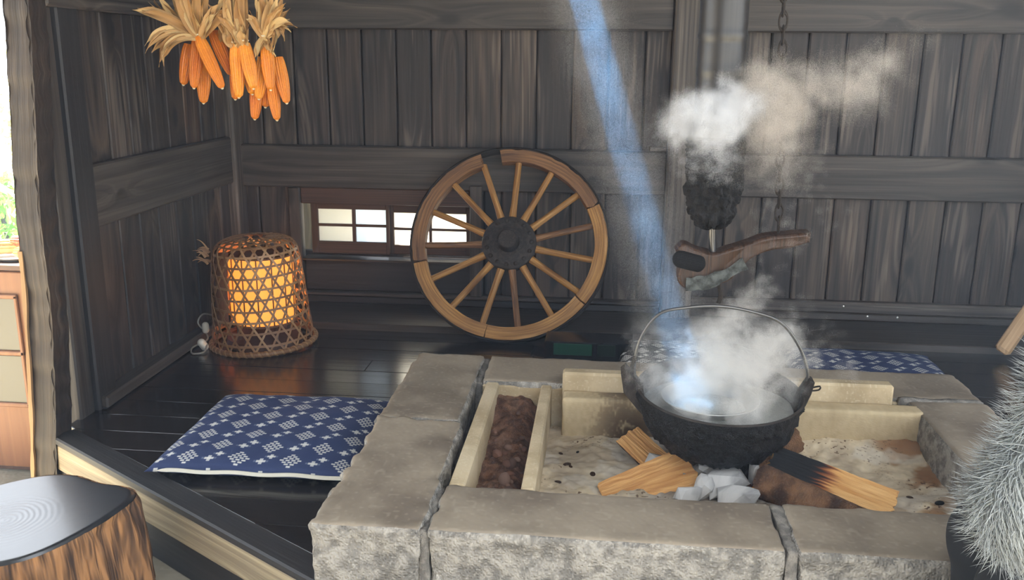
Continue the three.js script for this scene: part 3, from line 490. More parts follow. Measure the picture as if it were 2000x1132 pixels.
// ================================================================== POT HANGER (bamboo tube, rope-bound weight, crossbar, chain)
{
  const t = thing('pot_hanger', 'bamboo pot hanger with blackened rope sleeve above the pot', 'pot hanger', [0.285, 0, -2.35]);
  const bam = plain(0x4c4844, 0.42, {}); const bg = [];
  const prof = []; for (let y = 0.93; y <= 2.4; y += 0.01) { let r = 0.059; for (const n of [1.125, 1.21, 1.52, 1.83, 2.12]) { const d = (y - n) / 0.006; r += 0.003 * Math.exp(-d * d) - 0.0015 * Math.exp(-((y - n + 0.014) ** 2) / 0.00004); } prof.push(new THREE.Vector2(r, y)); }
  const bm = woodMat({ seed: 101, dark: 0x1c1b1b, light: 0x383533, knots: 0, su: 0.2, sv: 1.0, rough: 0.38, bump: 0 });
  const lg = new THREE.LatheGeometry(prof, 48); scaleUV(lg, 0.37, 1.47); part('bamboo_tube', lg, bm, t);
  const rp = [[0, 0.735], [0.02, 0.737], [0.04, 0.748], [0.054, 0.775], [0.064, 0.815], [0.070, 0.85], [0.073, 0.90], [0.074, 0.945], [0.066, 0.965], [0, 0.968]];
  const rg = new THREE.LatheGeometry(new THREE.SplineCurve(rp.map((p) => new THREE.Vector2(...p))).getPoints(150), 140);
  displace(rg, (p, n) => { const a = Math.atan2(p.z, p.x), top = sstep(0.84, 0.90, p.y); const coil = Math.abs(Math.sin((p.y + a * 0.0022 + 0.003 * noise(a * 3, p.y * 60)) * Math.PI / 0.0135)); const knot = fbm(a * 5.5, p.y * 62, 3, 3); return n.y > 0.8 ? 0 : lerp(0.012 * sstep(0.35, 0.75, knot), 0.0045 * coil, top) - 0.003; });
  scaleUV(rg, 0.46, 0.3); part('rope_sleeve', rg, M.charBlack, t);
  const rod = part('iron_rod', tube([V(0.004, 0.76, 0), V(0.006, 0.70, 0), V(0.012, 0.655, 0.002)], 0.0095, 10, 12), plain(0x5a5856, 0.35, { metalness: 0.8 }), t);
}
{
  const t = thing('wooden_crossbar', 'carved wooden crossbar on the pot hanger\'s iron rod', 'crossbar', [0, 0, -2.35]);
  const top = [[0.206, 0.672], [0.219, 0.684], [0.245, 0.672], [0.292, 0.662], [0.332, 0.674], [0.378, 0.690], [0.424, 0.708], [0.476, 0.716], [0.526, 0.722]], bot = [[0.526, 0.710], [0.486, 0.696], [0.434, 0.690], [0.384, 0.664], [0.358, 0.636], [0.332, 0.602], [0.285, 0.590], [0.236, 0.578], [0.214, 0.600], [0.220, 0.640]];
  const s = new THREE.Shape([...new THREE.SplineCurve(top.map((p) => new THREE.Vector2(...p))).getPoints(40), ...new THREE.SplineCurve(bot.map((p) => new THREE.Vector2(...p))).getPoints(40)]);
  const g = new THREE.ExtrudeGeometry(s, { depth: 0.05, steps: 6, bevelEnabled: true, bevelSize: 0.008, bevelThickness: 0.012, bevelSegments: 4 }); g.translate(0, 0, -0.03);
  displace(g, (p) => 0.006 * (fbm(p.x * 40, p.y * 40, p.z * 40, 3) - 0.5));
  part('bar_body', g, woodMat({ seed: 103, dark: 0x241a14, light: 0x553a26, knots: 0, su: 0.08, sv: 0.3, rough: 0.55, bump: 0.002 }), t);
  const kn = part('round_end', displace(new THREE.CapsuleGeometry(0.023, 0.04, 8, 20), (p) => 0.004 * (fbm(p.x * 60, p.y * 60, p.z * 60, 2) - 0.5)), M.charBlack, t); kn.position.set(0.232, 0.648, 0.030); kn.rotation.z = 1.35;
  const lp = []; const ln = []; for (let k = 0; k <= 20; k++) { const a = k / 20; lp.push(V(lerp(0.226, 0.372, a), 0.586 + 0.062 * a * a + 0.006 * noise(a * 9, 3), 0.041 + 0.004 * noise(a * 11, 5))); ln.push(V(0, 0.3, 1).normalize()); }
  part('weathered_edge', strap(lp, ln, 0.030, 0.012, (a) => 0.75 + 0.5 * noise(a * 8, 1)), stoneMat({ seed: 104, a: 0x2c2d2b, b: 0x565a57, c: 0x7a7d79, size: 0.1, bump: 0.004, res: 128 }), t);
  const hook = part('lower_hook', tube([V(0.316, 0.60, 0), V(0.318, 0.575, 0), V(0.323, 0.552, 0.0), V(0.318, 0.531, 0)], 0.006, 20, 8), M.iron, t);
}
{
  const t = thing('hanging_chain', 'thin iron chain hanging beside the bamboo tube', 'chain', [0, 0, -2.35]);
  const g = new THREE.TorusGeometry(0.0105, 0.0026, 8, 20); g.scale(1, 2.0, 1); let y = 2.385, k = 0;
  while (y > 0.715) { const l = part('link', g, M.iron, t), f = (2.4 - y) / 1.69; l.position.set(0.36 + 0.099 * f, y, 0.0); l.rotation.y = k++ % 2 ? Math.PI / 2 : 0.2; y -= 0.0335; }
}

// ================================================================== CART WHEEL
{
  const t = thing('cart_wheel', 'old wooden cart wheel with a broken rim leaning on the wall', 'cart wheel', [-0.381, 0.004, -3.578]);
  const tilt = Math.atan2(0.37, 0.773), R = 0.425; t.rotation.set(-tilt, 0, 0.0);
  const c = V(0, R, 0), D = Math.PI / 180;
  const arc = (r0, r1, a0, a1, z0, z1, seed, rag) => {                       // one felloe: a sector with its own wear
    const n = Math.max(6, Math.round((a1 - a0) / 2.2)), m = [[r0, z0], [r0, z1], [(r0 + r1) / 2, z1], [r1, z1], [r1, z0], [(r0 + r1) / 2, z0]], P = [], U = [], I = [];
    for (let i = 0; i <= n; i++) m.forEach(([r, z], j) => {
      let a = lerp(a0, a1, i / n); const e = i === 0 || i === n ? rag * (h3(j, i, seed) - 0.5) * 3 : 0;
      const w = (fbm(a * 0.09 + seed, j * 3.3, 1, 3) - 0.5) * (j === 2 || j === 1 ? 0.010 : 0.005), rr = r + (j === 3 || j === 4 ? -0.004 * rag * sstep(0.5, 0.7, noise(a * 0.3, seed)) : w * 0.6); a += e;
      P.push(Math.cos(a * D) * rr, Math.sin(a * D) * rr, z + w * 0.5); U.push(j * 0.03, a * D * R);
    });
    for (let i = 0; i < n; i++) for (let j = 0; j < 6; j++) { const a = i * 6 + j, b = i * 6 + (j + 1) % 6; I.push(a, a + 6, b + 6, a, b + 6, b); }
    for (const [o, f] of [[0, 1], [n * 6, -1]]) for (let j = 1; j < 5; j++) f > 0 ? I.push(o, o + j, o + j + 1) : I.push(o, o + j + 1, o + j);
    const g = new THREE.BufferGeometry(); g.setAttribute('position', new THREE.Float32BufferAttribute(P, 3)); g.setAttribute('uv', new THREE.Float32BufferAttribute(U, 2)); g.setIndex(I);
    const o = g.toNonIndexed(); o.computeVertexNormals(); return o;
  };
  [[-37, 26, 0, 1], [26.6, 98, 1, 2], [111, 193, 2, 1.4], [193.6, 258, 3, 1], [258.6, 322.4, 4, 1]].forEach(([a, b, s, rag]) => { const f = part('felloe', arc(0.361, 0.417, a, b, -0.026, 0.026, s + 3, rag * 0.5), s === 1 || s === 2 ? M.wheelDark : M.wheelWood, t); f.position.copy(c); });
  const tg = new THREE.LatheGeometry([[0.4165, -0.030], [0.425, -0.030], [0.425, 0.030], [0.4165, 0.030], [0.4165, -0.030]].map((p) => new THREE.Vector2(...p)), 120); tg.rotateX(Math.PI / 2);
  part('iron_tyre', tg, M.iron, t).position.copy(c);
  const sp = (seed) => { const g = new THREE.CylinderGeometry(1, 1, 1, 14, 14), p = g.attributes.position, u = g.attributes.uv; for (let i = 0; i < p.count; i++) { const y = p.getY(i) + 0.5, w = lerp(0.0175, 0.0135, sstep(0, 0.35, y)) * (1 + 0.10 * (fbm(y * 6 + seed, p.getX(i), p.getZ(i), 2) - 0.5)); p.setXYZ(i, p.getX(i) * w, 0.085 + y * (0.372 - 0.085), p.getZ(i) * w * 1.25); u.setXY(i, u.getX(i) * 0.1 + seed, u.getY(i) * 0.3 + seed); } g.computeVertexNormals(); return g; };
  const spokeGeos = [0, 1, 2, 3].map(sp);
  for (let k = 0; k < 15; k++) { const s = part('spoke', spokeGeos[k % 4], k % 4 === 3 ? M.wheelDark : M.wheelWood, t); s.position.copy(c); s.rotation.z = (86.5 - 24 * k - 90) * D; }
  const hub = part('hub_plate', (() => { const g = new THREE.LatheGeometry([[0, -0.06], [0.07, -0.06], [0.08, -0.03], [0.112, -0.028], [0.116, -0.020], [0.116, 0.022], [0.112, 0.030], [0.085, 0.033], [0.062, 0.036], [0.056, 0.042], [0, 0.042]].map((p) => new THREE.Vector2(...p)), 72); g.rotateX(Math.PI / 2); g.scale(1, 1, -1); g.scale(1, 1, -1); return g; })(), M.iron, t); hub.position.copy(c);
  for (let k = 0; k < 15; k++) { const a = (98.5 - 24 * k) * D, b = part('bolt', new THREE.SphereGeometry(0.0095, 12, 8), M.iron, hub); b.position.set(Math.cos(a) * 0.096, Math.sin(a) * 0.096, 0.034); b.scale.z = 0.7; }
  const ax = new THREE.LatheGeometry([[0, 0.04], [0.046, 0.04], [0.043, 0.07], [0.040, 0.094], [0.036, 0.099], [0.0, 0.099]].map((p) => new THREE.Vector2(...p)), 40); ax.rotateX(Math.PI / 2);
  part('axle_cap', ax, M.iron, t).position.copy(c);
}

// ================================================================== BASKET WITH LANTERN
{
  const base = [-1.378, 0, -3.485];
  const bamboo = [0x9a7350, 0x8a6545, 0xa9835c].map((h, i) => woodMat({ seed: 120 + i, dark: h - 0x2a2420, light: h + 0x141210, knots: 0, su: 0.05, sv: 0.5, w: 64, h: 256, rough: 0.5, bump: 0 }));
  const t = thing('lantern_basket', 'upturned hexagon-weave bamboo basket over the glowing lantern', 'basket', base); t.rotation.z = 0.03; t.rotation.x = 0.02;
  const prof = new THREE.SplineCurve([[0.208, 0.012], [0.197, 0.10], [0.189, 0.20], [0.181, 0.30], [0.174, 0.37], [0.158, 0.415], [0.125, 0.437], [0.06, 0.447], [0.015, 0.449]].map((p) => new THREE.Vector2(...p)));
  const len = prof.getLength(), atS = (s) => prof.getPointAt(clamp(s / len)), tanS = (s) => prof.getTangentAt(clamp(s / len));
  const lump = (a, y) => 1 + 0.05 * (noise(Math.cos(a) * 1.5 + 4, Math.sin(a) * 1.5 + 2, y * 5) - 0.5);
  const on = (a, s, off) => { const q = atS(s), d = tanS(s), r = q.x * lump(a, q.y), nr = d.y, ny = -d.x; return [V(Math.cos(a) * (r + off * nr), q.y + off * ny, Math.sin(a) * (r + off * nr)), V(Math.cos(a) * nr, ny, Math.sin(a) * nr)]; };
  const d = 0.0455;
  const count = 23, rowsAt = []; { let a = 0, q = 0.008, nx = 0.5; while (q < len - 0.05) { q += 0.001; a += 0.001 / Math.max(0.12, atS(q).x) / Math.tan(Math.PI / 3); if (a > nx * Math.PI / count) { rowsAt.push(q); nx += 1; } } }
  for (let k = 0; k < rowsAt.length; k++) { const s = rowsAt[k], P = [], N = []; for (let i = 0; i <= 72; i++) { const [p, n] = on(i / 72 * Math.PI * 2, s + 0.004 * (noise(i * 0.2, k) - 0.5), 0.0); P.push(p); N.push(n); } P[72].copy(P[0]); N[72].copy(N[0]); part('hoop_strip', strap(P, N, 0.0088, 0.0016), bamboo[k % 3], t); }
  for (const dir of [-1, 1]) for (let k = 0; k < count; k++) {
    const P = [], N = []; let a = k / count * Math.PI * 2 + (dir > 0 ? 0.0 : Math.PI / count * 0.0), s = 0.008;
    while (s < len - 0.03) { const [p, n] = on(a, s, dir * 0.0017); P.push(p); N.push(n); const q = atS(s), st = 0.011; s += st; a += dir * st / Math.max(0.05, Math.max(q.x, 0.12)) / Math.tan(60 * Math.PI / 180); }
    part('slant_strip', strap(P, N, 0.0082, 0.0015), bamboo[(k + (dir > 0 ? 1 : 0)) % 3], t);
  }
  const rim = part('rim', new THREE.TorusGeometry(0.209, 0.011, 10, 80).rotateX(Math.PI / 2).translate(0, 0.013, 0), bamboo[1], t);
  for (let k = 0; k < 46; k++) { const a0 = k / 46 * Math.PI * 2, P = [], N = []; for (let i = 0; i <= 10; i++) { const b = -2.2 + i / 10 * 4.2, a = a0 + i / 10 * 0.10, rr = 0.209 + 0.0118 * Math.cos(b), y = 0.013 + 0.0118 * Math.sin(b); P.push(V(Math.cos(a) * rr, y, Math.sin(a) * rr)); N.push(V(Math.cos(a) * Math.cos(b), Math.sin(b), Math.sin(a) * Math.cos(b))); } part('rim_lashing', strap(P, N, 0.007, 0.002), bamboo[2], rim); }
  // dense brown matting lining the left side
  { const P = [], U = [], I = [], nx = 26, ny = 30; for (let j = 0; j <= ny; j++) for (let i = 0; i <= nx; i++) { const a = lerp(1.95, 3.9, i / nx), s = lerp(0.07 + 0.05 * noise(i * 0.4, 2), 0.40 + 0.02 * noise(i * 0.5, 7), j / ny), [p] = on(a, s, -0.010 - 0.004 * noise(i * 0.9, j * 0.9)); P.push(p.x, p.y, p.z); U.push(i * 0.012, j * 0.012); if (i < nx && j < ny) { const q = j * (nx + 1) + i; I.push(q, q + nx + 1, q + 1, q + 1, q + nx + 1, q + nx + 2); } } const g = new THREE.BufferGeometry(); g.setAttribute('position', new THREE.Float32BufferAttribute(P, 3)); g.setAttribute('uv', new THREE.Float32BufferAttribute(U, 2)); g.setIndex(I); g.computeVertexNormals(); const m = woodMat({ seed: 130, dark: 0x6a4530, light: 0xa0704e, knots: 0, su: 0.06, sv: 0.3, rough: 0.8, bump: 0 }); m.side = THREE.DoubleSide; part('bark_lining', g, m, t); }
  // frayed tuft at the upper left
  const R = rnd(9); for (let k = 0; k < 12; k++) { const y = 0.34 + R() * 0.08, P = [], N = []; const dx = -0.02 - R() * 0.035, dy = (R() - 0.2) * 0.06; for (let i = 0; i <= 6; i++) { const f = i / 6; P.push(V(-0.172 + dx * f, y + dy * f + 0.01 * Math.sin(f * 3), 0.05 + (k % 4) * 0.012 + 0.01 * f)); N.push(V(0.2, 0.1, 1).normalize()); } part('frayed_strand', strap(P, N, 0.006 + R() * 0.008, 0.001, (f) => 1 - 0.85 * f), bamboo[k % 3], t); }

  const L = thing('paper_lantern', 'orange paper lantern glowing inside the bamboo basket', 'lantern', [base[0] + 0.005, 0.002, base[2]]);
  const h0 = 0.095, h1 = 0.375, r = 0.128;
  const ig = new THREE.CylinderGeometry(0.150, 0.155, 0.03, 32).translate(0, 0.015, 0); part('lantern_base', ig, M.jamb, L);
  for (let k = 0; k < 4; k++) { const a = (k + 0.5) / 4 * Math.PI * 2; const leg = part('base_leg', cbox(0.016, 0.07, 0.016, 0.002), M.jamb, L); leg.position.set(Math.cos(a) * 0.11, 0.062, Math.sin(a) * 0.11); }
  const shade = new THREE.CylinderGeometry(r, r, h1 - h0, 40, 1, true).translate(0, (h0 + h1) / 2, 0);
  part('lamp_shade', shade, new THREE.MeshPhysicalMaterial({ color: 0xe8a860, roughness: 0.9, emissive: new THREE.Color().setRGB(1.0, 0.34, 0.04), emissiveIntensity: 0.85, side: THREE.DoubleSide }), L);
  for (let k = 0; k < 14; k++) { const a = k / 14 * Math.PI * 2; const rib = part('rib', cbox(0.005, h1 - h0, 0.005, 0.001), M.wheelDark, L); rib.position.set(Math.cos(a) * (r + 0.003), (h0 + h1) / 2, Math.sin(a) * (r + 0.003)); rib.rotation.y = -a; }
  for (const y of [h0 + 0.004, h1 - 0.004]) part('end_disc', new THREE.CylinderGeometry(r, r, 0.004, 40).translate(0, y, 0), M.wheelDark, L);
  for (const y of [h0, h1]) part('ring', new THREE.TorusGeometry(r + 0.002, 0.005, 8, 48).rotateX(Math.PI / 2).translate(0, y, 0), M.wheelDark, L);
  const glow = new THREE.PointLight(new THREE.Color().setRGB(1.0, 0.48, 0.14), 0.35); glow.name = 'lantern_light'; glow.position.set(0, 0.23, 0); glow.castShadow = true; glow.shadow.radius = 5; L.add(glow);
}
{
  const t = thing('power_cord', 'pale power cord and plug beside the basket lantern', 'cord', [0, 0, 0]);
  const gm = plain(0x8c877c, 0.5);
  part('cable', tube([V(-1.59, 0.10, -3.50), V(-1.62, 0.12, -3.45), V(-1.625, 0.095, -3.41), V(-1.60, 0.05, -3.42), V(-1.585, 0.03, -3.40), V(-1.62, 0.012, -3.33), V(-1.595, 0.006, -3.28), V(-1.56, 0.006, -3.30), V(-1.57, 0.02, -3.36)], 0.0035, 80, 8), gm, t);
  const pl = part('plug', new THREE.CapsuleGeometry(0.016, 0.024, 8, 18), plain(0xd8d2c2, 0.45), t); pl.position.set(-1.585, 0.020, -3.355); pl.rotation.set(0.5, 0, 0.3);
  const p2 = part('switch', new THREE.CapsuleGeometry(0.014, 0.02, 8, 18), plain(0xb9b2a2, 0.5), t); p2.position.set(-1.590, 0.078, -3.40);
}

// ================================================================== CUSHIONS
function kasuri(bg, fg, streak) {
  const S = 1024, cv = document.createElement('canvas'); cv.width = cv.height = S; const c = cv.getContext('2d');
  c.fillStyle = bg; c.fillRect(0, 0, S, S);
  const R = rnd(8); for (let i = 0; i < 1500; i++) { c.globalAlpha = 0.05; c.fillStyle = R() < 0.5 ? streak : '#0a0f1e'; c.fillRect(R() * S, R() * S, 30 + R() * 120, 1.5); }
  c.globalAlpha = 1; const U = S / 4;                                       // four repeats across the cushion
  const dash = (x, y, w, h) => { c.globalAlpha = 0.35; c.fillRect(x - w * 0.62, y - h / 2, w * 1.24, h); c.globalAlpha = 0.9; c.fillRect(x - w / 2, y - h / 2, w, h); };
  const cross = (x, y, s) => { c.globalAlpha = 0.3; c.fillRect(x - s * 0.8, y - s * 0.16, s * 1.6, s * 0.32); c.globalAlpha = 0.85; c.fillRect(x - s * 0.5, y - s * 0.19, s, s * 0.38); c.fillRect(x - s * 0.19, y - s * 0.5, s * 0.38, s); };
  c.fillStyle = fg;
  for (let j = -1; j <= 8; j++) for (let i = -1; i <= 5; i++) {
    const y = (j + 0.35) * U / 2, off = j % 2 ? U / 2 : 0, x = i * U + 0.2 * U + off;
    const w = U * 0.075, h = U * 0.045;
    for (let r = -3; r <= 3; r++) { const n = 4 - Math.abs(r); for (let q = 0; q < n; q++) dash(x + (q - (n - 1) / 2) * w * 1.5, y + r * h * 1.45, w, h); }
    const xx = x + U / 2; cross(xx - U * 0.06, y + U * 0.05, U * 0.18); cross(xx + U * 0.10, y - U * 0.11, U * 0.16);
  }
  c.globalAlpha = 1; const t = new THREE.CanvasTexture(cv); t.colorSpace = THREE.SRGBColorSpace; t.wrapS = t.wrapT = THREE.RepeatWrapping; t.anisotropy = 8; return t;
}
const weave = tex(256, 256, (u, v) => 0.5 + 0.25 * Math.sin(u * 402) + 0.25 * Math.sin(v * 402), false); weave.repeat.set(3, 3);
function cushionGeo(w, d, h, seed) {
  const n = 64, P = [], U = [], I = [];
  for (const s of [1, -1]) { const o = P.length / 3; for (let j = 0; j <= n; j++) for (let i = 0; i <= n; i++) {
    const a = i / n * 2 - 1, b = j / n * 2 - 1, e = Math.max(0, (1 - a ** 4) * (1 - b ** 4)) ** 0.42, pinch = 1 - 0.035 * (1 - Math.abs(a) ** 6) * Math.abs(b) ** 3 - 0.0, pz = 1 - 0.035 * (1 - Math.abs(b) ** 6) * Math.abs(a) ** 3;
    const wr = (fbm(a * 2.2 + seed, b * 2.6, 2, 3) - 0.5) * 0.022 * e + 0.004 * Math.sin(a * 9 + b * 4 + seed) * e * (fbm(a * 3, b * 3, seed) - 0.2);
    P.push(a * w / 2 * pz, s > 0 ? h * 0.36 + e * h * 0.64 + wr : h * 0.36 - e * h * 0.36, b * d / 2 * pinch); U.push((a + 1) / 2, (1 - b) / 2);
    if (i < n && j < n) { const q = o + j * (n + 1) + i; s > 0 ? I.push(q, q + n + 1, q + 1, q + 1, q + n + 1, q + n + 2) : I.push(q, q + 1, q + n + 1, q + 1, q + n + 2, q + n + 1); }
  } }
  const g = new THREE.BufferGeometry(); g.setAttribute('position', new THREE.Float32BufferAttribute(P, 3)); g.setAttribute('uv', new THREE.Float32BufferAttribute(U, 2)); g.setIndex(I); return weldNormals(g);
}
{
  const navy = new THREE.MeshPhysicalMaterial({ map: kasuri('#26345a', '#d0cfc6', '#3b4d74'), bumpMap: weave, bumpScale: 0.0004, roughness: 0.85, sheen: 0.4, sheenRoughness: 0.6, sheenColor: new THREE.Color(0x55688f) });
  const black = new THREE.MeshPhysicalMaterial({ map: kasuri('#10141c', '#e4e4de', '#1d2430'), bumpMap: weave, bumpScale: 0.0004, roughness: 0.85 });
  const c1 = thing('floor_cushion', 'navy kasuri floor cushion with white edging left of the hearth', 'cushion', [-0.955, 0.001, -2.515]); c1.rotation.y = 0.02;
  part('cover', cushionGeo(0.60, 0.59, 0.062, 1), navy, c1);
  { const P = [], N = []; for (let i = 0; i <= 40; i++) { const a = i / 40 * 1.88 - 0.90, pin = 1 - 0.035 * (1 - Math.abs(a) ** 6); P.push(V(a * 0.292, 0.027 + 0.002 * Math.sin(i * 0.5), 0.295 * pin + 0.003)); N.push(V(0, 0.25, 1).normalize()); } part('edge_piping', strap(P, N, 0.010, 0.006, (f) => sstep(0, 0.04, f) * 0.9 + 0.1), plain(0xd8d4c4, 0.7), c1); }
  const c2 = thing('floor_cushion', 'black kasuri floor cushion behind the hearth and pot', 'cushion', [0.35, 0.001, -3.31]); part('cover', cushionGeo(0.54, 0.52, 0.07, 4), black, c2);
  const c3 = thing('floor_cushion', 'blue kasuri floor cushion behind the hearth on the right', 'cushion', [1.01, 0.001, -3.29]); c3.rotation.y = -0.03; part('cover', cushionGeo(0.58, 0.54, 0.062, 7), navy, c3);
}
// ---- low dark box with dull green panels behind the hearth
{
  const t = thing('lacquer_box', 'low black lacquer box with dull green front panels', 'box', [0, 0, 0]);
  bpart('box_body', -0.20, 0.145, 0.0, 0.088, -3.50, -3.36, plain(0x101113, 0.25), t, 'x', 0.004);
  bpart('green_panel', -0.165, -0.015, 0.036, 0.082, -3.361, -3.356, plain(0x103a2b, 0.35), t, 'x', 0.001); bpart('green_panel', 0.005, 0.075, 0.036, 0.082, -3.361, -3.356, plain(0x14211b, 0.35), t, 'x', 0.001);
}
// ---- stick leaning at the right
{
  const g = cbox(0.062, 0.62, 0.035, 0.012, 'y', 5); const m = single('wooden_stick', g, M.stickWood, 'light flat wooden stick leaning against the right end of wall', 'stick', [1.79, 0.265, -3.73]); m.rotation.set(-0.42, 0, -0.60);
}

// ================================================================== STUMP STOOL
{
  const t = thing('stump_stool', 'log stump stool with glossy black top in the left foreground', 'stool', [-1.395, GY, -1.905]);
  const hT = 0.27, rim = (a) => 0.222 + 0.046 * Math.exp(-((a - 0.55) ** 2) / 0.10) + 0.008 * Math.sin(3 * a + 1) + 0.006 * Math.sin(5 * a);
  const n = 160, m = 60, P = [], U = [], I = [];
  for (let j = 0; j <= m; j++) for (let i = 0; i <= n; i++) { const a = i / n * Math.PI * 2 - Math.PI, y = j / m * (hT - 0.006), f = fbm(Math.cos(a) * 9, Math.sin(a) * 9 + 3, y * 3.0, 4), r = rim(a) * (1.02 - 0.03 * y / hT) + 0.016 * (sstep(0.40, 0.62, f) - 0.5) * sstep(1, 0.9, j / m) + 0.006 * (fbm(Math.cos(a) * 30, Math.sin(a) * 30, y * 9, 2) - 0.5); P.push(Math.cos(a) * r, y, -Math.sin(a) * r); U.push(i / n * 1.4, y); if (i < n && j < m) { const q = j * (n + 1) + i; I.push(q, q + 1, q + n + 2, q, q + n + 2, q + n + 1); } }
  const g = new THREE.BufferGeometry(); g.setAttribute('position', new THREE.Float32BufferAttribute(P, 3)); g.setAttribute('uv', new THREE.Float32BufferAttribute(U, 2)); g.setIndex(I); weldNormals(g);
  part('bark_side', g, woodMat({ seed: 140, dark: 0x3a2a20, light: 0xb07f52, knots: 0, su: 0.35, sv: 0.5, rough: 0.85, contrast: 1.9, bump: 0.006, fine: 1.4 }), t);
  const nr = 60, P2 = [], U2 = [], I2 = []; for (let j = 0; j <= nr; j++) for (let i = 0; i <= n; i++) { const a = i / n * Math.PI * 2 - Math.PI, f = j / nr, r = rim(a) * 0.985 * f; P2.push(Math.cos(a) * r, hT - 0.012 * sstep(0.93, 1, f) ** 2, -Math.sin(a) * r); U2.push(0.5 + Math.cos(a) * r / 0.6, 0.5 - Math.sin(a) * r / 0.6); if (i < n && j < nr) { const q = j * (n + 1) + i; I2.push(q, q + n + 1, q + n + 2, q, q + n + 2, q + 1); } }
  const g2 = new THREE.BufferGeometry(); g2.setAttribute('position', new THREE.Float32BufferAttribute(P2, 3)); g2.setAttribute('uv', new THREE.Float32BufferAttribute(U2, 2)); g2.setIndex(I2); weldNormals(g2);
  const ringH = (u, v) => { const x = (u - 0.47) * 0.6, y = (v - 0.53) * 0.6, a = Math.atan2(y, x), r = Math.hypot(x, y * 1.1) + 0.016 * (fbm(x * 12, y * 12, 3, 3) - 0.5); return 0.5 + 0.42 * Math.sin(r * 430) * sstep(0.16, 0.04, r) + 0.25 * (fbm(x * 60, y * 60, 4, 3) - 0.5); };
  const rb = tex(1024, 1024, ringH, false), rc = tex(512, 512, (u, v) => mixc(rgb(0x14161a), rgb(0x2b2d31), ringH(u, v) * 0.8));
  part('lacquered_top', g2, new THREE.MeshPhysicalMaterial({ map: rc, bumpMap: rb, bumpScale: 0.0008, roughness: 0.36, specularIntensity: 1, clearcoat: 1, clearcoatRoughness: 0.22, ior: 1.75 }), t);
  t.rotation.set(0.05, 0, 0.035);
}
// ================================================================== CABINET AND DRIED CORN ON IT
{
  const t = thing('wooden_cabinet', 'orange-brown wooden cabinet with frosted glass door behind the post', 'cabinet', [0, YY, 0]);
  const b = (n, x0, x1, y0, y1, z0, z1, m = M.cabinet, g = 'y', p = t) => bpart(n, x0, x1, y0 - YY, y1 - YY, z0, z1, m, p, g, 0.004);
  b('cabinet_body', -2.75, -1.99, YY, 0.405, -3.33, -2.965, M.jamb); b('cabinet_top', -2.77, -1.985, 0.405, 0.428, -3.34, -2.945, M.jamb, 'x');
  const dr = b('door', -2.72, -2.035, YY + 0.02, 0.40, -2.963, -2.950, M.cabinet);
  const fr = (n, x0, x1, y0, y1, m, z0, z1) => { const q = bpart(n, x0, x1, y0, y1, z0, z1, m, dr, 'y', 0.003); q.position.sub(dr.position).add(V(0, -YY, 0)); return q; };
  const glass = plain(0x625e50, 0.35);
  for (const [y0, y1] of [[0.106, 0.302], [-0.098, 0.086]]) fr('glass_pane', -2.66, -2.085, y0, y1, glass, -2.952, -2.947);
  fr('stile', -2.085, -2.072, -0.11, 0.315, M.cabinet, -2.952, -2.938); for (const y of [0.302, 0.088, -0.113]) fr('door_rail', -2.67, -2.072, y, y + 0.016, M.cabinet, -2.952, -2.938);
}

// ================================================================== CORN
const cobGeo = [0, 1, 2].map((s) => {
  const rows = 7 + (s % 2), n = 98, m = 120, P = [], U = [], I = [];
  for (let j = 0; j <= m; j++) for (let i = 0; i <= n; i++) {
    const t = j / m, a = i / n * Math.PI * 2, env = Math.pow(Math.max(0, Math.sin(Math.PI * clamp(0.10 + t * 0.86))), 0.30) * (1 - 0.22 * t * t) * (1 - sstep(0.95, 1.0, t) * 0.45);
    const row = Math.abs(Math.cos(a * rows + s)), ker = Math.abs(Math.sin(t * 34 * Math.PI / 1 + Math.floor(a * rows / Math.PI + 0.5) * 1.3)), k = Math.pow(row, 0.6) * (0.82 + 0.18 * Math.sqrt(ker));
    const r = 0.0195 * env * (0.79 + 0.22 * k) * (1 + 0.06 * (fbm(t * 4 + s * 3, Math.cos(a), Math.sin(a), 2) - 0.5)); P.push(Math.cos(a) * r, -t * 0.19, Math.sin(a) * r); U.push(i / n, t); if (i < n && j < m) { const q = j * (n + 1) + i; I.push(q, q + 1, q + n + 2, q, q + n + 2, q + n + 1); }
  }
  const g = new THREE.BufferGeometry(); g.setAttribute('position', new THREE.Float32BufferAttribute(P, 3)); g.setAttribute('uv', new THREE.Float32BufferAttribute(U, 2)); g.setIndex(I); return weldNormals(g);
});
const cornMat = [[0xca7014, 0xe89428], [0xc26414, 0xe08422], [0xd07c18, 0xf0a032]].map(([a, b], s) => new THREE.MeshPhysicalMaterial({ map: tex(128, 256, (u, v) => mixc(rgb(a), rgb(b), clamp(0.4 * pn(u * 28, v * 40, 28, 40, s + 3) + 0.6 * pn(u * 5, v * 6, 5, 6, s)))), roughness: 0.42 }));
const huskMat = [0xcaa06a, 0xb98c56, 0xdab67e].map((h, i) => { const m = woodMat({ seed: 150 + i, dark: h - 0x382c20, light: h + 0x0c0a08, knots: 0, su: 0.03, sv: 0.5, w: 128, h: 256, rough: 0.75, bump: 0 }); m.side = THREE.DoubleSide; return m; });
const stringMat = plain(0xd9d9d6, 0.5);
const tipMat = plain(0xd9cdb0, 0.8);
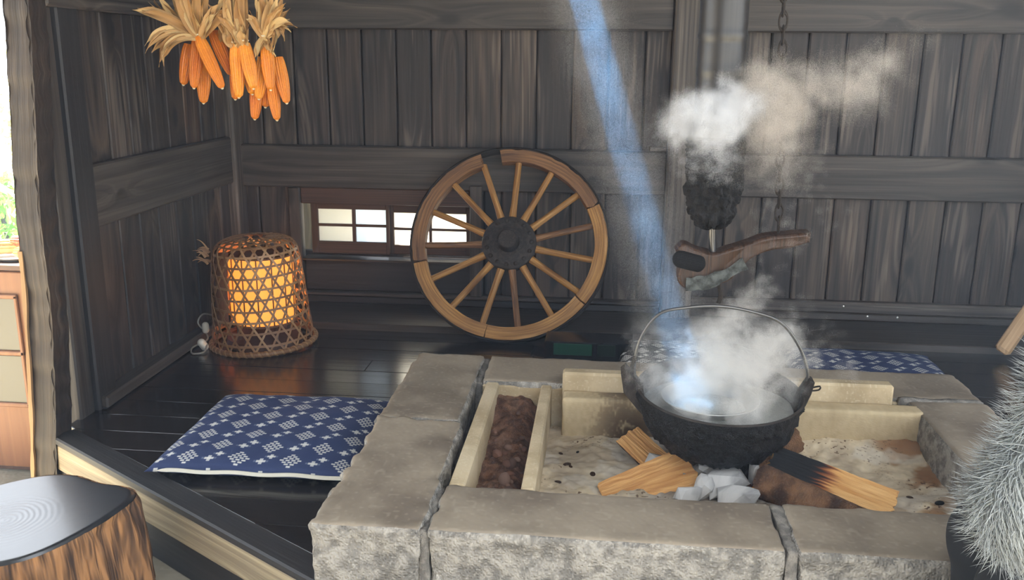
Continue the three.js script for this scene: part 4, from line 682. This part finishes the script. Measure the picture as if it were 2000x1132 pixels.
function leafGeo(a, b, c, width, fold = 0.35, twist = 0) {                     // a husk leaf along a quadratic curve from a over b to c
  const n = 16, P = [], U = [], I = [], cur = new THREE.QuadraticBezierCurve3(a, b, c), side = V(), t = V(), nor = V();
  for (let i = 0; i <= n; i++) { const f = i / n, p = cur.getPoint(f); t.copy(cur.getTangent(f)); nor.set(Math.sin(twist * f + 0.2), 0.25, Math.cos(twist * f)).normalize(); side.crossVectors(t, nor).normalize(); nor.crossVectors(side, t).normalize(); const w = width * (0.55 + 0.9 * Math.sin(Math.PI * Math.min(1, f * 0.8 + 0.1))) * (1 - sstep(0.72, 1, f) * 0.96) * 0.6; for (let k = -2; k <= 2; k++) { const q = p.clone().addScaledVector(side, k / 2 * w).addScaledVector(nor, (fold * (Math.abs(k) / 2) ** 1.4 - 0.12 * Math.cos(k * 3.1)) * w + 0.002 * Math.sin(f * 14 + k)); P.push(q.x, q.y, q.z); U.push(k / 2 * w, f * a.distanceTo(c)); } if (i < n) for (let k = 0; k < 4; k++) { const q = i * 5 + k; I.push(q, q + 1, q + 6, q, q + 6, q + 5); } }
  const g = new THREE.BufferGeometry(); g.setAttribute('position', new THREE.Float32BufferAttribute(P, 3)); g.setAttribute('uv', new THREE.Float32BufferAttribute(U, 2)); g.setIndex(I); g.computeVertexNormals(); return g;
}
const cornSpots = [ // label, top, bottom, husk leaves as [end, via, width]
  ['short orange corn cob at the far left of the bunches', [-1.392, 1.190, -3.02], [-1.414, 1.058, -3.00], 0],
  ['orange corn cob hanging second from the left', [-1.348, 1.205, -2.99], [-1.364, 1.048, -2.97], 0],
  ['orange corn cob hanging lowest in the left bunch', [-1.350, 1.13, -3.03], [-1.357, 0.997, -3.02], 0],
  ['slanting orange corn cob in front of the left bunch', [-1.325, 1.212, -2.95], [-1.248, 1.050, -2.93], 'left'],
  ['slanting orange corn cob half hidden behind the front slanting one', [-1.300, 1.230, -3.01], [-1.238, 1.092, -2.99], 0],
  ['small orange corn cob between left and middle bunches', [-1.240, 1.150, -3.05], [-1.252, 1.010, -3.04], 'mid_back'],
  ['straight orange corn cob on the left of the middle bunch', [-1.205, 1.190, -2.96], [-1.202, 1.020, -2.95], 'mid'],
  ['orange corn cob leaning right in the middle bunch', [-1.172, 1.192, -2.95], [-1.146, 1.050, -2.94], 'mid2'],
  ['orange corn cob tip peeping between the two middle cobs', [-1.185, 1.15, -3.01], [-1.175, 1.030, -3.00], 0],
  ['orange corn cob behind the right of the middle bunch', [-1.130, 1.150, -3.00], [-1.150, 1.015, -2.99], 0],
  ['reddish orange corn cob hanging lowest in the middle bunch', [-1.165, 1.10, -3.04], [-1.184, 0.945, -3.03], 0],
  ['short orange corn cob behind the lowest middle cob', [-1.145, 1.09, -3.06], [-1.152, 0.985, -3.05], 0],
  ['orange corn cob at the top of the right bunch', [-1.106, 1.192, -2.97], [-1.092, 1.046, -2.95], 'right'],
  ['long orange corn cob hanging lowest in the right bunch', [-1.118, 1.12, -3.02], [-1.098, 0.944, -3.01], 0],
  ['slim orange corn cob on the far right of the bunches', [-1.080, 1.150, -3.00], [-1.054, 1.002, -2.99], 0],
];
const leaves = {
  left: [V(-1.318, 1.208, -2.95), [[-1.500, 1.297, -2.90], [-1.42, 1.285], 0.026], [[-1.455, 1.345, -2.95], [-1.39, 1.25], 0.024], [[-1.475, 1.180, -2.88], [-1.42, 1.272], 0.018], [[-1.462, 1.160, -2.90], [-1.395, 1.235], 0.020], [[-1.432, 1.120, -2.87], [-1.43, 1.225], 0.024], [[-1.412, 1.150, -2.86], [-1.39, 1.225], 0.018], [[-1.375, 1.36, -2.93], [-1.37, 1.27], 0.030], [[-1.345, 1.38, -2.90], [-1.355, 1.28], 0.034], [[-1.310, 1.39, -2.90], [-1.33, 1.29], 0.032], [[-1.285, 1.37, -2.92], [-1.31, 1.29], 0.026], [[-1.200, 1.305, -2.90], [-1.27, 1.265], 0.030], [[-1.225, 1.285, -2.88], [-1.28, 1.245], 0.026], [[-1.400, 1.35, -2.99], [-1.375, 1.25], 0.028], [[-1.48, 1.325, -2.97], [-1.40, 1.235], 0.026], [[-1.33, 1.37, -2.97], [-1.34, 1.29], 0.036]],
  mid_back: [V(-1.238, 1.152, -3.03), [[-1.265, 1.255, -3.02], [-1.255, 1.20], 0.028], [[-1.245, 1.270, -3.03], [-1.24, 1.20], 0.026], [[-1.228, 1.265, -3.02], [-1.226, 1.21], 0.026], [[-1.28, 1.24, -3.00], [-1.262, 1.19], 0.02]],
  mid: [V(-1.205, 1.185, -2.95), [[-1.215, 1.235, -2.94], [-1.214, 1.21], 0.034], [[-1.197, 1.235, -2.935], [-1.196, 1.21], 0.034], [[-1.235, 1.38, -2.95], [-1.215, 1.28], 0.034], [[-1.205, 1.38, -2.93], [-1.205, 1.30], 0.034], [[-1.275, 1.315, -2.93], [-1.235, 1.26], 0.022], [[-1.218, 1.36, -2.90], [-1.21, 1.28], 0.03]],
  mid2: [V(-1.170, 1.190, -2.94), [[-1.178, 1.25, -2.93], [-1.18, 1.22], 0.036], [[-1.162, 1.25, -2.925], [-1.160, 1.22], 0.034], [[-1.180, 1.38, -2.93], [-1.175, 1.30], 0.036], [[-1.165, 1.38, -2.95], [-1.168, 1.30], 0.032], [[-1.245, 1.29, -2.91], [-1.20, 1.255], 0.02]],
  right: [V(-1.105, 1.205, -2.96), [[-1.146, 1.288, -2.93], [-1.12, 1.25], 0.022], [[-1.105, 1.37, -2.95], [-1.108, 1.28], 0.026], [[-1.082, 1.37, -2.94], [-1.098, 1.28], 0.028], [[-1.052, 1.345, -2.92], [-1.085, 1.27], 0.026], [[-1.005, 1.312, -2.90], [-1.06, 1.285], 0.020], [[-0.992, 1.258, -2.89], [-1.05, 1.275], 0.022], [[-1.010, 1.243, -2.92], [-1.05, 1.255], 0.018], [[-1.015, 1.215, -2.90], [-1.035, 1.270], 0.014], [[-1.050, 1.170, -2.88], [-1.02, 1.265], 0.018], [[-1.136, 1.150, -2.94], [-1.122, 1.20], 0.016], [[-1.076, 1.155, -2.94], [-1.080, 1.20], 0.018], [[-1.06, 1.33, -2.97], [-1.085, 1.25], 0.030], [[-1.03, 1.29, -2.95], [-1.08, 1.25], 0.026]],
};
cornSpots.forEach(([label, a, b, husk], i) => {
  const A = V(...a), B = V(...b), t = thing('corn_cob', label, 'corn', a, 'dried corn hung in bunches');
  const dir = B.clone().sub(A), len = dir.length(), q = new THREE.Quaternion().setFromUnitVectors(V(0, -1, 0), dir.normalize()), s = len / 0.19, w = 1.16 + 0.14 * h3(i, 4, 2);
  const k = part('kernels', cobGeo[i % 3], cornMat[[1, 1, 0, 0, 1, 1, 2, 2, 2, 2, 1, 1, 0, 0, 0][i]], t); k.quaternion.copy(q); k.scale.set(w, s, w); k.rotateY(i * 1.3);
  const tip = part('cob_tip', new THREE.SphereGeometry(0.0055, 10, 8), tipMat, t); tip.position.copy(B).sub(A).multiplyScalar(0.985); tip.scale.set(1, 1.2, 1);
  if (husk) { const [o, ...ls] = leaves[husk];
    ls.forEach(([e, v, wd], n) => { for (let c = 0; c < 3; c++) { const j = (k, w) => (h3(n * 3 + c, i, k) - 0.5) * w * (c ? 1 : 0.2), E = V(e[0] + j(11, 0.05), e[1] + j(12, 0.045), e[2] + j(13, 0.05)), Vv = V(v[0] + j(14, 0.03), v[1] + j(15, 0.025), (o.z + e[2]) / 2 + 0.012 + j(16, 0.03)); part('husk_leaf', leafGeo(o.clone().sub(A).add(V(j(17, 0.012), j(18, 0.01), j(19, 0.012))), Vv.sub(A), E.sub(A), wd * (c ? 0.55 : 0.8), 0.35 + 0.5 * h3(n, i + c, 5), (h3(n, i, 6 + c) - 0.5) * 3.0), huskMat[(n + i + c) % 3], t); } });
    part('string', tube([V(o.x - a[0] + 0.006, 2.4 - a[1], o.z - a[2]), V(o.x - a[0] + 0.008, 1.7 - a[1], o.z - a[2]), V(o.x - a[0] + 0.002, o.y - a[1] + 0.01, o.z - a[2])], 0.0018, 12, 6), stringMat, t);
    part('tie', new THREE.TorusGeometry(0.014, 0.003, 8, 20).rotateX(Math.PI / 2), plain(0xd8ccb0, 0.7), t).position.copy(o).sub(A).add(V(0, 0.012, 0)); }
});
// dried red-orange corn in a pale tray on the cabinet
{
  const tr = single('pale_tray', new THREE.LatheGeometry([[0, 0], [0.09, 0.0], [0.115, 0.012], [0.118, 0.012], [0.093, -0.003], [0, -0.003]].map((p) => new THREE.Vector2(...p)), 40), plain(0xa8a8a2, 0.5), 'pale shallow tray on top of the cabinet', 'tray', [-2.12, 0.431, -3.08]);
  const red = new THREE.MeshPhysicalMaterial({ map: tex(128, 256, (u, v) => mixc(rgb(0x8e3a22), rgb(0xd9814a), pn(u * 28, v * 40, 28, 40, 31))), roughness: 0.45 });
  for (const [lab, p, r, m] of [['red-brown dried corn cob lying at the back of the tray', [-2.075, 0.470, -3.10], [0, 0.2, 1.45], red], ['orange dried corn cob lying at the front of the tray', [-2.035, 0.460, -3.02], [0, -0.15, -1.5], cornMat[1]], ['pale husked corn cob at the left of the tray', [-2.20, 0.466, -3.06], [0, 0.5, -1.6], huskMat[0]]]) { const t = thing('dried_corn', lab, 'corn', p, 'corn on the cabinet'); t.rotation.set(...r); const k = part('kernels', cobGeo[0], m, t); k.position.y = 0.09; k.scale.set(1.5, 0.95, 1.5); }
}

// ================================================================== GARDEN (outside, left)
{
  const leafG = (n, rx, ry, rz, seed, size) => { const R = rnd(seed), P = [], C = []; for (let i = 0; i < n; i++) { const u = R() * 2 - 1, a = R() * 6.283, r = Math.cbrt(0.25 + 0.75 * R()), s = Math.sqrt(1 - u * u), c = V(rx * r * s * Math.cos(a), ry * (r * u * 0.5 + 0.5) * 1.0 + 0.02, rz * r * s * Math.sin(a)); const t = V(R() - 0.5, R() - 0.5, R() - 0.5).normalize().multiplyScalar(size), b = V(R() - 0.5, R() - 0.5, R() - 0.5).cross(t).normalize().multiplyScalar(size * 0.4); for (const q of [c.clone().sub(t), c.clone().add(b), c.clone().add(t), c.clone().sub(t), c.clone().add(t), c.clone().sub(b)]) P.push(q.x, q.y, q.z); } const g = new THREE.BufferGeometry(); g.setAttribute('position', new THREE.Float32BufferAttribute(P, 3)); g.computeVertexNormals(); return g; };
  const gm = [0x6fa336, 0x8cbb4a, 0xc7b25a].map((c) => new THREE.MeshPhysicalMaterial({ color: c, roughness: 0.9, transmission: 0.4, thickness: 0, side: THREE.DoubleSide }));
  for (const [lab, p, r, k, n] of [['bright green low shrub beyond the cabinet', [-3.95, YY, -5.6], [0.55, 0.75, 0.5], 0, 2600], ['pale green shrub standing further back in the garden', [-5.6, YY, -6.2], [0.8, 1.5, 0.7], 1, 3600], ['yellowish autumn shrub against the bright sky', [-4.5, YY, -7.9], [0.9, 2.1, 0.7], 2, 3600]]) { const t = thing('garden_shrub', lab, 'shrub', p); part('foliage', leafG(n, ...r, k + 70, 0.045), gm[k], t); part('stem', tube([V(0, 0, 0), V(0.02, r[1] * 0.4, 0.02), V(-0.03, r[1] * 0.8, 0)], 0.02, 12, 6), M.bark, t); }
  for (const [lab, a, b, c] of [['upper pale bare branch slanting across the garden', [-3.55, 0.62, -5.0], [-3.42, 0.5, -5.0], [-3.30, 0.33, -4.95]], ['lower pale bare branch slanting across the garden', [-3.55, 0.42, -5.0], [-3.42, 0.31, -5.0], [-3.28, 0.17, -4.95]]]) { const o = V(...a); const bz = a[1] > 0.5 ? -5.25 : -4.75, m = thing('bare_branch', lab, 'branch', [-3.2, YY, bz]); const w = (p) => V(p[0] + 3.2, p[1] - YY, p[2] - bz); part('twig', tube([V(0, 0, 0), w(c).lerp(V(0, 0, 0), 0.4), w(c), w(b), w(a)], 0.009, 30, 6), plain(0xd8d4c8, 0.7), m); }
  const lawn = new THREE.PlaneGeometry(9, 9); lawn.rotateX(-Math.PI / 2); const u = lawn.attributes.uv; for (let i = 0; i < u.count; i++) u.setXY(i, u.getX(i) * 9, u.getY(i) * 9);
  single('lawn', new THREE.BoxGeometry(8, 0.02, 7), stoneMat({ seed: 160, a: 0x6f8f38, b: 0x9cb858, c: 0xc9cf7c, size: 0.8, freq: 20, bump: 0.01, res: 256 }), 'sunlit green lawn outside on the left', 'lawn', [-6.6, YY + 0.01, -7.0], null, 'structure');
}

// ================================================================== PERSON (at the right edge, back and side in a fur coat)
function sdfGeo(res, c, half, dist) {
  const mc = new MarchingCubes(res, new THREE.MeshStandardMaterial(), false, false, 400000), n = mc.size, hs = n / 2, p = V(); mc.isolation = 0;
  for (let z = 0; z < n; z++) for (let y = 0; y < n; y++) for (let x = 0; x < n; x++) { p.set(c.x + (x - hs) / hs * half, c.y + (y - hs) / hs * half, c.z + (z - hs) / hs * half); mc.field[x + y * n + z * n * n] = -dist(p) / half; }
  mc.update(); const g = new THREE.BufferGeometry(); g.setAttribute('position', new THREE.BufferAttribute(mc.positionArray.slice(0, mc.count * 3), 3)); g.setAttribute('normal', new THREE.BufferAttribute(mc.normalArray.slice(0, mc.count * 3), 3));
  g.scale(half, half, half); g.translate(c.x, c.y, c.z); return g;
}
const cap = (p, a, b, r0, r1) => { const bx = b[0] - a[0], by = b[1] - a[1], bz = b[2] - a[2], px = p.x - a[0], py = p.y - a[1], pz = p.z - a[2], t = clamp((px * bx + py * by + pz * bz) / (bx * bx + by * by + bz * bz)); return Math.hypot(px - bx * t, py - by * t, pz - bz * t) - lerp(r0, r1, t); };
const smin = (a, b, k) => { const h = clamp(0.5 + 0.5 * (b - a) / k); return lerp(b, a, h) - k * h * (1 - h); };
const union = (p, list, k) => list.reduce((d, c) => smin(d, cap(p, ...c), k), 1e3);
{
  const t = thing('person', 'person in a shaggy grey fur coat and black trousers at the right edge', 'person', [1.03, GY, -1.50]);
  // seated facing left, elbow on the near knee, hand raised to the chin; joints relative to the floor below the hips
  const hip = [0.10, 0.46, -0.04], legN = [[0.10, 0.45, 0.04], [-0.265, 0.475, 0.035], [-0.255, 0.07, 0.03]], legF = [[0.10, 0.45, -0.13], [-0.24, 0.475, -0.16], [-0.22, 0.07, -0.17]];
  const armN = [[0.0, 0.885, 0.10], [-0.285, 0.665, 0.07], [-0.225, 0.89, 0.01]], armF = [[0.0, 0.885, -0.19], [0.02, 0.68, -0.24], [-0.10, 0.60, -0.19]], head = [-0.10, 1.105, -0.05];
  const fingers = [];
  [[-0.018, 0.052, 0.006], [-0.006, 0.058, 0.0065], [0.006, 0.054, 0.0065], [0.017, 0.044, 0.0055]].forEach(([o, l, r]) => { let w = armN[2], q = [w[0] + 0.004, w[1] + 0.055, w[2] + o], m = [q[0] + 0.014, q[1] + l * 0.5, q[2]], e = [m[0] + 0.024, m[1] + l * 0.22, m[2]]; fingers.push([q, m, r, r], [m, e, r, r * 0.85]); w = armF[2]; q = [w[0] - 0.055, w[1] - 0.008, w[2] + o]; m = [q[0] - l * 0.5, q[1] - 0.012, q[2]]; e = [m[0] - l * 0.3, m[1] - 0.024, m[2]]; fingers.push([q, m, r, r], [m, e, r, r * 0.85]); });
  { const w = armN[2], f = armF[2]; fingers.push([[w[0], w[1] + 0.02, w[2] - 0.016], [w[0] + 0.012, w[1] + 0.052, w[2] - 0.036], 0.008, 0.006], [[f[0] - 0.02, f[1], f[2] + 0.016], [f[0] - 0.05, f[1] - 0.006, f[2] + 0.036], 0.008, 0.006]); }
  const body = (p) => {
    let d = union(p, [[hip, [0.0, 0.84, -0.045], 0.095, 0.10], [[0.0, 0.88, 0.04], [0.0, 0.88, -0.13], 0.05, 0.05], [[-0.02, 0.92, -0.045], [-0.05, 1.0, -0.05], 0.038, 0.036], [[head[0] + 0.01, head[1], head[2]], [head[0] + 0.02, head[1] + 0.02, head[2]], 0.088, 0.090], [[head[0] - 0.05, head[1] - 0.055, head[2]], [head[0] - 0.02, head[1] - 0.04, head[2]], 0.045, 0.06], [legN[0], legN[1], 0.080, 0.055], [legN[1], legN[2], 0.055, 0.036], [legF[0], legF[1], 0.080, 0.055], [legF[1], legF[2], 0.055, 0.036], [[legN[2][0] + 0.02, 0.03, legN[2][2]], [legN[2][0] - 0.12, 0.025, legN[2][2]], 0.030, 0.026], [[legF[2][0] + 0.02, 0.03, legF[2][2]], [legF[2][0] - 0.12, 0.025, legF[2][2]], 0.030, 0.026], [armN[0], armN[1], 0.040, 0.032], [armN[1], armN[2], 0.032, 0.022], [armF[0], armF[1], 0.040, 0.032], [armF[1], armF[2], 0.032, 0.022]], 0.03);
    d = smin(d, cap(p, armN[2], [armN[2][0] + 0.002, armN[2][1] + 0.048, armN[2][2]], 0.020, 0.023), 0.012); d = smin(d, cap(p, armF[2], [armF[2][0] - 0.048, armF[2][1] - 0.004, armF[2][2]], 0.020, 0.023), 0.012);
    for (const f of fingers) d = smin(d, cap(p, ...f), 0.004);
    d = smin(d, cap(p, [head[0] - 0.095, head[1] - 0.02, head[2]], [head[0] - 0.106, head[1] - 0.034, head[2]], 0.008, 0.011), 0.012);
    for (const q of [-0.09, 0.09]) d = smin(d, cap(p, [head[0] + 0.02, head[1] - 0.03, head[2] + q], [head[0] + 0.024, head[1] - 0.01, head[2] + q], 0.012, 0.015), 0.012);
    d = Math.max(d, -cap(p, [head[0] - 0.096, head[1] - 0.068, head[2] - 0.018], [head[0] - 0.096, head[1] - 0.068, head[2] + 0.018], 0.004, 0.004));
    for (const q of [-0.033, 0.033]) d = Math.max(d, -cap(p, [head[0] - 0.093, head[1] - 0.005, head[2] + q], [head[0] - 0.093, head[1] - 0.005, head[2] + q + 0.002], 0.012, 0.012));
    return d;
  };
  part('body', sdfGeo(120, V(-0.08, 0.6, -0.05), 0.64, body), plain(0xc08a6c, 0.6), t);
  for (const q of [-0.033, 0.033]) { const e = part('eye', new THREE.SphereGeometry(0.011, 14, 10), plain(0x2a1d18, 0.2), t); e.position.set(head[0] - 0.083, head[1] - 0.005, head[2] + q); }
  part('hair', sdfGeo(56, V(head[0] + 0.03, head[1], head[2]), 0.17, (p) => Math.max(union(p, [[[head[0] + 0.02, head[1] + 0.01, head[2]], [head[0] + 0.03, head[1] + 0.02, head[2]], 0.102, 0.103], [[head[0] + 0.06, head[1] - 0.08, head[2]], [head[0] + 0.06, head[1] - 0.02, head[2]], 0.06, 0.08]], 0.03) + 0.004 * (noise(p.x * 60, p.y * 20, p.z * 60) - 0.5), head[0] - 0.045 - p.x - 0.4 * Math.max(0, p.y - head[1] - 0.05))), plain(0x17120f, 0.5), t);
  part('trousers', sdfGeo(72, V(-0.07, 0.33, -0.06), 0.40, (p) => Math.max(union(p, [[[0.12, 0.45, 0.0], [0.12, 0.45, -0.10], 0.13, 0.13], [legN[0], legN[1], 0.112, 0.088], [legN[1], legN[2], 0.088, 0.066], [legF[0], legF[1], 0.112, 0.088], [legF[1], legF[2], 0.088, 0.066]], 0.03) + 0.012 * (fbm(p.x * 9, p.y * 12, p.z * 9, 2) - 0.5), 0.06 - p.y)), plain(0x07080a, 0.85), t);
  for (const l of [legN, legF]) part('shoe', sdfGeo(40, V(l[2][0] - 0.05, 0.04, l[2][2]), 0.15, (p) => Math.max(union(p, [[[l[2][0] + 0.02, 0.038, l[2][2]], [l[2][0] - 0.12, 0.03, l[2][2]], 0.042, 0.036]], 0.02), -p.y)), plain(0x2a2a2c, 0.6), t);
  const coatD = (p) => union(p, [[[0.09, 0.58, -0.04], [0.02, 0.82, -0.045], 0.165, 0.135], [[0.0, 0.87, 0.06], [0.0, 0.87, -0.15], 0.078, 0.078], [armN[0], armN[1], 0.092, 0.084], [armN[1], [armN[2][0], armN[2][1] - 0.02, armN[2][2]], 0.082, 0.060], [armF[0], armF[1], 0.078, 0.068], [armF[1], armF[2], 0.066, 0.050], [[-0.02, 0.94, -0.045], [-0.02, 0.97, -0.045], 0.075, 0.08]], 0.05);
  const cg = sdfGeo(84, V(-0.06, 0.72, -0.05), 0.40, (p) => Math.max(coatD(p), 0.50 - p.y, -cap(p, [head[0], head[1], head[2]], [head[0], head[1] + 0.1, head[2]], 0.115, 0.115)));
  const coat = part('fur_coat', cg, plain(0x6f7370, 0.95), t);
  // the pile of the fur
  const R = rnd(66), cp = cg.attributes.position, cn = cg.attributes.normal, N = 26000, tri = cp.count / 3, cum = new Float32Array(tri); let tot = 0; const a = V(), b = V(), c = V(), n = V(), d = V();
  for (let i = 0; i < tri; i++) { a.fromBufferAttribute(cp, i * 3); b.fromBufferAttribute(cp, i * 3 + 1); c.fromBufferAttribute(cp, i * 3 + 2); tot += b.sub(a).cross(c.sub(a)).length(); cum[i] = tot; }
  const hg = new THREE.ConeGeometry(0.0021, 1, 3, 3, true); { const p = hg.attributes.position; for (let i = 0; i < p.count; i++) { const y = p.getY(i) + 0.5; p.setXYZ(i, p.getX(i), y, p.getZ(i) + 0.22 * y * y * 0.5); } hg.computeVertexNormals(); }
  const fur = new THREE.InstancedMesh(hg, new THREE.MeshPhysicalMaterial({ color: 0xffffff, roughness: 0.8 }), N), m4 = new THREE.Matrix4(), q = new THREE.Quaternion(), col = new THREE.Color();
  for (let i = 0; i < N; i++) {
    const r = R() * tot; let lo = 0, hi = tri - 1; while (lo < hi) { const m = (lo + hi) >> 1; if (cum[m] < r) lo = m + 1; else hi = m; }
    let u = R(), v = R(); if (u + v > 1) { u = 1 - u; v = 1 - v; } a.fromBufferAttribute(cp, lo * 3); b.fromBufferAttribute(cp, lo * 3 + 1); c.fromBufferAttribute(cp, lo * 3 + 2); n.fromBufferAttribute(cn, lo * 3).normalize();
    const pos = a.clone().addScaledVector(b.sub(a), u).addScaledVector(c.sub(a), v), cl = noise(pos.x * 40, pos.y * 40, pos.z * 40);
    d.copy(n).multiplyScalar(0.9).add(V((R() - 0.5) * 0.7 + (cl - 0.5) * 0.9, -0.75 + (R() - 0.5) * 0.5, (R() - 0.5) * 0.7)).normalize(); q.setFromUnitVectors(V(0, 1, 0), d);
    const l = 0.026 + 0.022 * R(); fur.setMatrixAt(i, m4.compose(pos, q, V(1, l, l * 0.6 + 0.4))); const k = 0.30 + 0.36 * R() + 0.2 * (cl - 0.5); fur.setColorAt(i, col.setRGB(k * 0.96, k, k * 0.97));
  }
  fur.name = 'fur_pile'; fur.userData.kind = 'stuff'; t.add(fur);
  const st = thing('wooden_stool', 'plain round wooden stool under the person in fur', 'stool', [1.15, GY, -1.54]);
  part('stool_seat', new THREE.CylinderGeometry(0.16, 0.155, 0.03, 40).translate(0, 0.312, 0), M.cabinet, st);
  for (let k = 0; k < 4; k++) { const a = k * Math.PI / 2 + 0.7; const l = part('stool_leg', new THREE.CylinderGeometry(0.015, 0.013, 0.30, 14), M.cabinet, st); l.position.set(Math.cos(a) * 0.115, 0.149, Math.sin(a) * 0.115); }
}
// ================================================================== STEAM AND SMOKE (specks of a third of a millimetre by the million; nobody could count them)
const specks = (spread) => {                                                 // a loose ball of thin flakes, thinning out from its middle
  const R = rnd(717), P = [], n = 360, q = new THREE.Quaternion(), e = new THREE.Euler(), g1 = () => (R() + R() + R() + R() - 2) * 0.9;
  for (let i = 0; i < n; i++) { const c = V(g1(), g1(), g1()).multiplyScalar(spread), r = 0.0002 * (0.7 + 0.6 * R()); q.setFromEuler(e.set(R() * 6.3, R() * 6.3, R() * 6.3)); for (let k = 0; k < 3; k++) { const v = V(Math.cos(k * 2.094) * r, Math.sin(k * 2.094) * r, 0).applyQuaternion(q).add(c); P.push(v.x, v.y, v.z); } }
  const g = new THREE.BufferGeometry(); g.setAttribute('position', new THREE.Float32BufferAttribute(P, 3)); g.computeVertexNormals(); return g;
};
function cloud(name, label, category, count, spread, lo, hi, rho, color, seed) {
  const R = rnd(seed), at = [], p = V();
  let tries = 0; while (at.length < count && tries++ < count * 900) { p.set(lerp(lo[0], hi[0], R()), lerp(lo[1], hi[1], R()), lerp(lo[2], hi[2], R())); const u = R(); if (rho(p, u) > u) at.push(p.clone()); }
  const m = new THREE.InstancedMesh(specks(spread), new THREE.MeshPhysicalMaterial({ color: 0xffffff, roughness: 1, specularIntensity: 0, transmission: 0.5, thickness: 0, side: THREE.DoubleSide }), at.length), M4 = new THREE.Matrix4(), q = new THREE.Quaternion(), e = new THREE.Euler(), s = V(1, 1, 1), c = new THREE.Color();
  at.forEach((v, i) => { e.set(R() * 6.3, R() * 6.3, R() * 6.3); q.setFromEuler(e); m.setMatrixAt(i, M4.compose(v, q, s)); color(c, v, R()); m.setColorAt(i, c); });
  m.name = name; scene.add(m); return tag(m, label, category, null, 'stuff');
}
{
  const gauss = (x, w) => Math.exp(-(x * x) / (w * w));
  // steam rising from the pot and drifting up to the right
  cloud('steam', 'white steam rising from the pot and drifting upward', 'steam', 13500, 0.012, [0.08, 0.25, -2.60], [0.66, 1.0, -2.12], (p, u) => {
    const h = p.y - 0.25, cx = 0.325 + 0.17 * sstep(0, 0.5, h) - 0.04 * sstep(0.5, 0.8, h), w = 0.19 * (1 - sstep(0.05, 0.30, h)) + 0.075, wx = noise(p.y * 7, p.x * 4, 3) - 0.5;
    const rim = h < 0.12 ? sstep(0.215 + h * 0.25, 0.175 + h * 0.3, Math.hypot(p.x - 0.33, p.z + 2.352)) : 1;
    const env = gauss(p.x - cx - wx * 0.06, w) * gauss(p.z + 2.36, w) * rim * (1 - 0.80 * sstep(0.08, 0.42, h)) * (1 - 0.9 * sstep(0.42, 0.58, h)) * (1 - sstep(0.64, 0.76, h)); if (env < u) return 0;
    return env * sstep(0.38 + 0.14 * sstep(0.02, 0.35, h), 0.64 + 0.06 * sstep(0.1, 0.5, h), fbm(p.x * 14 + wx * 3.0, p.y * 8 - 2 + wx, p.z * 12, 4));
  }, (c, p, r) => c.setRGB(0.93, 0.92, 0.89), 901);
  // the white puff in front of the bamboo tube
  cloud('steam_puff', 'white steam puff curling round the bamboo tube', 'steam', 3700, 0.012, [0.08, 0.80, -2.30], [0.46, 1.16, -2.12], (p) => {
    const d = Math.hypot((p.x - 0.255) / 0.125, (p.y - 1.032 + 0.20 * (p.x - 0.27) * -1) / 0.095, (p.z + 2.215) / 0.06), tail = gauss(p.x - 0.27, 0.06) * sstep(0.84, 0.95, p.y) * sstep(1.0, 0.93, p.y) * gauss(p.z + 2.215, 0.05);
    if (d > 1.25 && tail < 0.02) return 0; const f = fbm(p.x * 20, p.y * 20, p.z * 16 + 5, 4);
    return clamp(sstep(0.42, 0.66, f + 0.30 * (1 - d)) * sstep(1.25, 0.5, d) + 0.30 * tail * sstep(0.45, 0.65, f));
  }, (c, p, r) => c.setRGB(0.86, 0.88, 0.91), 902);
  // wood smoke drifting off to the right
  cloud('wood_smoke', 'thin wood smoke drifting right across the back wall', 'smoke', 3600, 0.017, [0.28, 0.80, -2.36], [0.86, 1.22, -2.14], (p) => {
    const body = Math.hypot((p.x - 0.405) / 0.125, (p.y - 1.055) / 0.115, (p.z + 2.25) / 0.07), band = gauss(p.y - (1.085 + 0.02 * Math.sin(p.x * 12) + 0.10 * sstep(0.55, 0.8, p.x)), 0.042 + 0.03 * noise(p.x * 9, 4)) * gauss(p.z + 2.25, 0.06) * sstep(0.36, 0.46, p.x) * sstep(0.80, 0.62, p.x), low = gauss(p.x - 0.41, 0.07) * sstep(0.82, 0.95, p.y) * sstep(1.05, 0.95, p.y) * gauss(p.z + 2.25, 0.06);
    if (body > 1.2 && band + low < 0.02) return 0; const wq = 0.6 * noise(p.x * 9, p.y * 9, 2), f = fbm(p.x * 13 + 3 + wq, p.y * 17 + wq, p.z * 11, 4);
    return clamp(0.65 * sstep(0.40, 0.68, f + 0.22 * (1 - body)) * sstep(1.2, 0.5, body) + 0.50 * band * sstep(0.40, 0.62, f) + 0.22 * low * sstep(0.42, 0.62, f));
  }, (c, p, r) => c.setRGB(0.82, 0.77, 0.71), 903);
  // thin smoke placed along the sun shaft so that the shaft shows
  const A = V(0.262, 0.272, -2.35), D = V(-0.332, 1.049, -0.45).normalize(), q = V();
  cloud('thin_smoke', 'thin smoke placed slantwise along the shaft of sun to show it', 'smoke', 3600, 0.034, [-0.24, 0.27, -3.12], [0.40, 1.60, -2.23], (p) => {
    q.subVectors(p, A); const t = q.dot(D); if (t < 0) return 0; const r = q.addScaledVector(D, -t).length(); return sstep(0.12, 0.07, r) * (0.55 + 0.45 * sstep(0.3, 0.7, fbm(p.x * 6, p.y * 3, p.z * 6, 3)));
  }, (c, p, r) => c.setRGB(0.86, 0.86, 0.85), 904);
}

scene.traverse((o) => { if (o.isMesh) { o.castShadow = true; o.receiveShadow = true; } });
renderer.render(scene, camera);
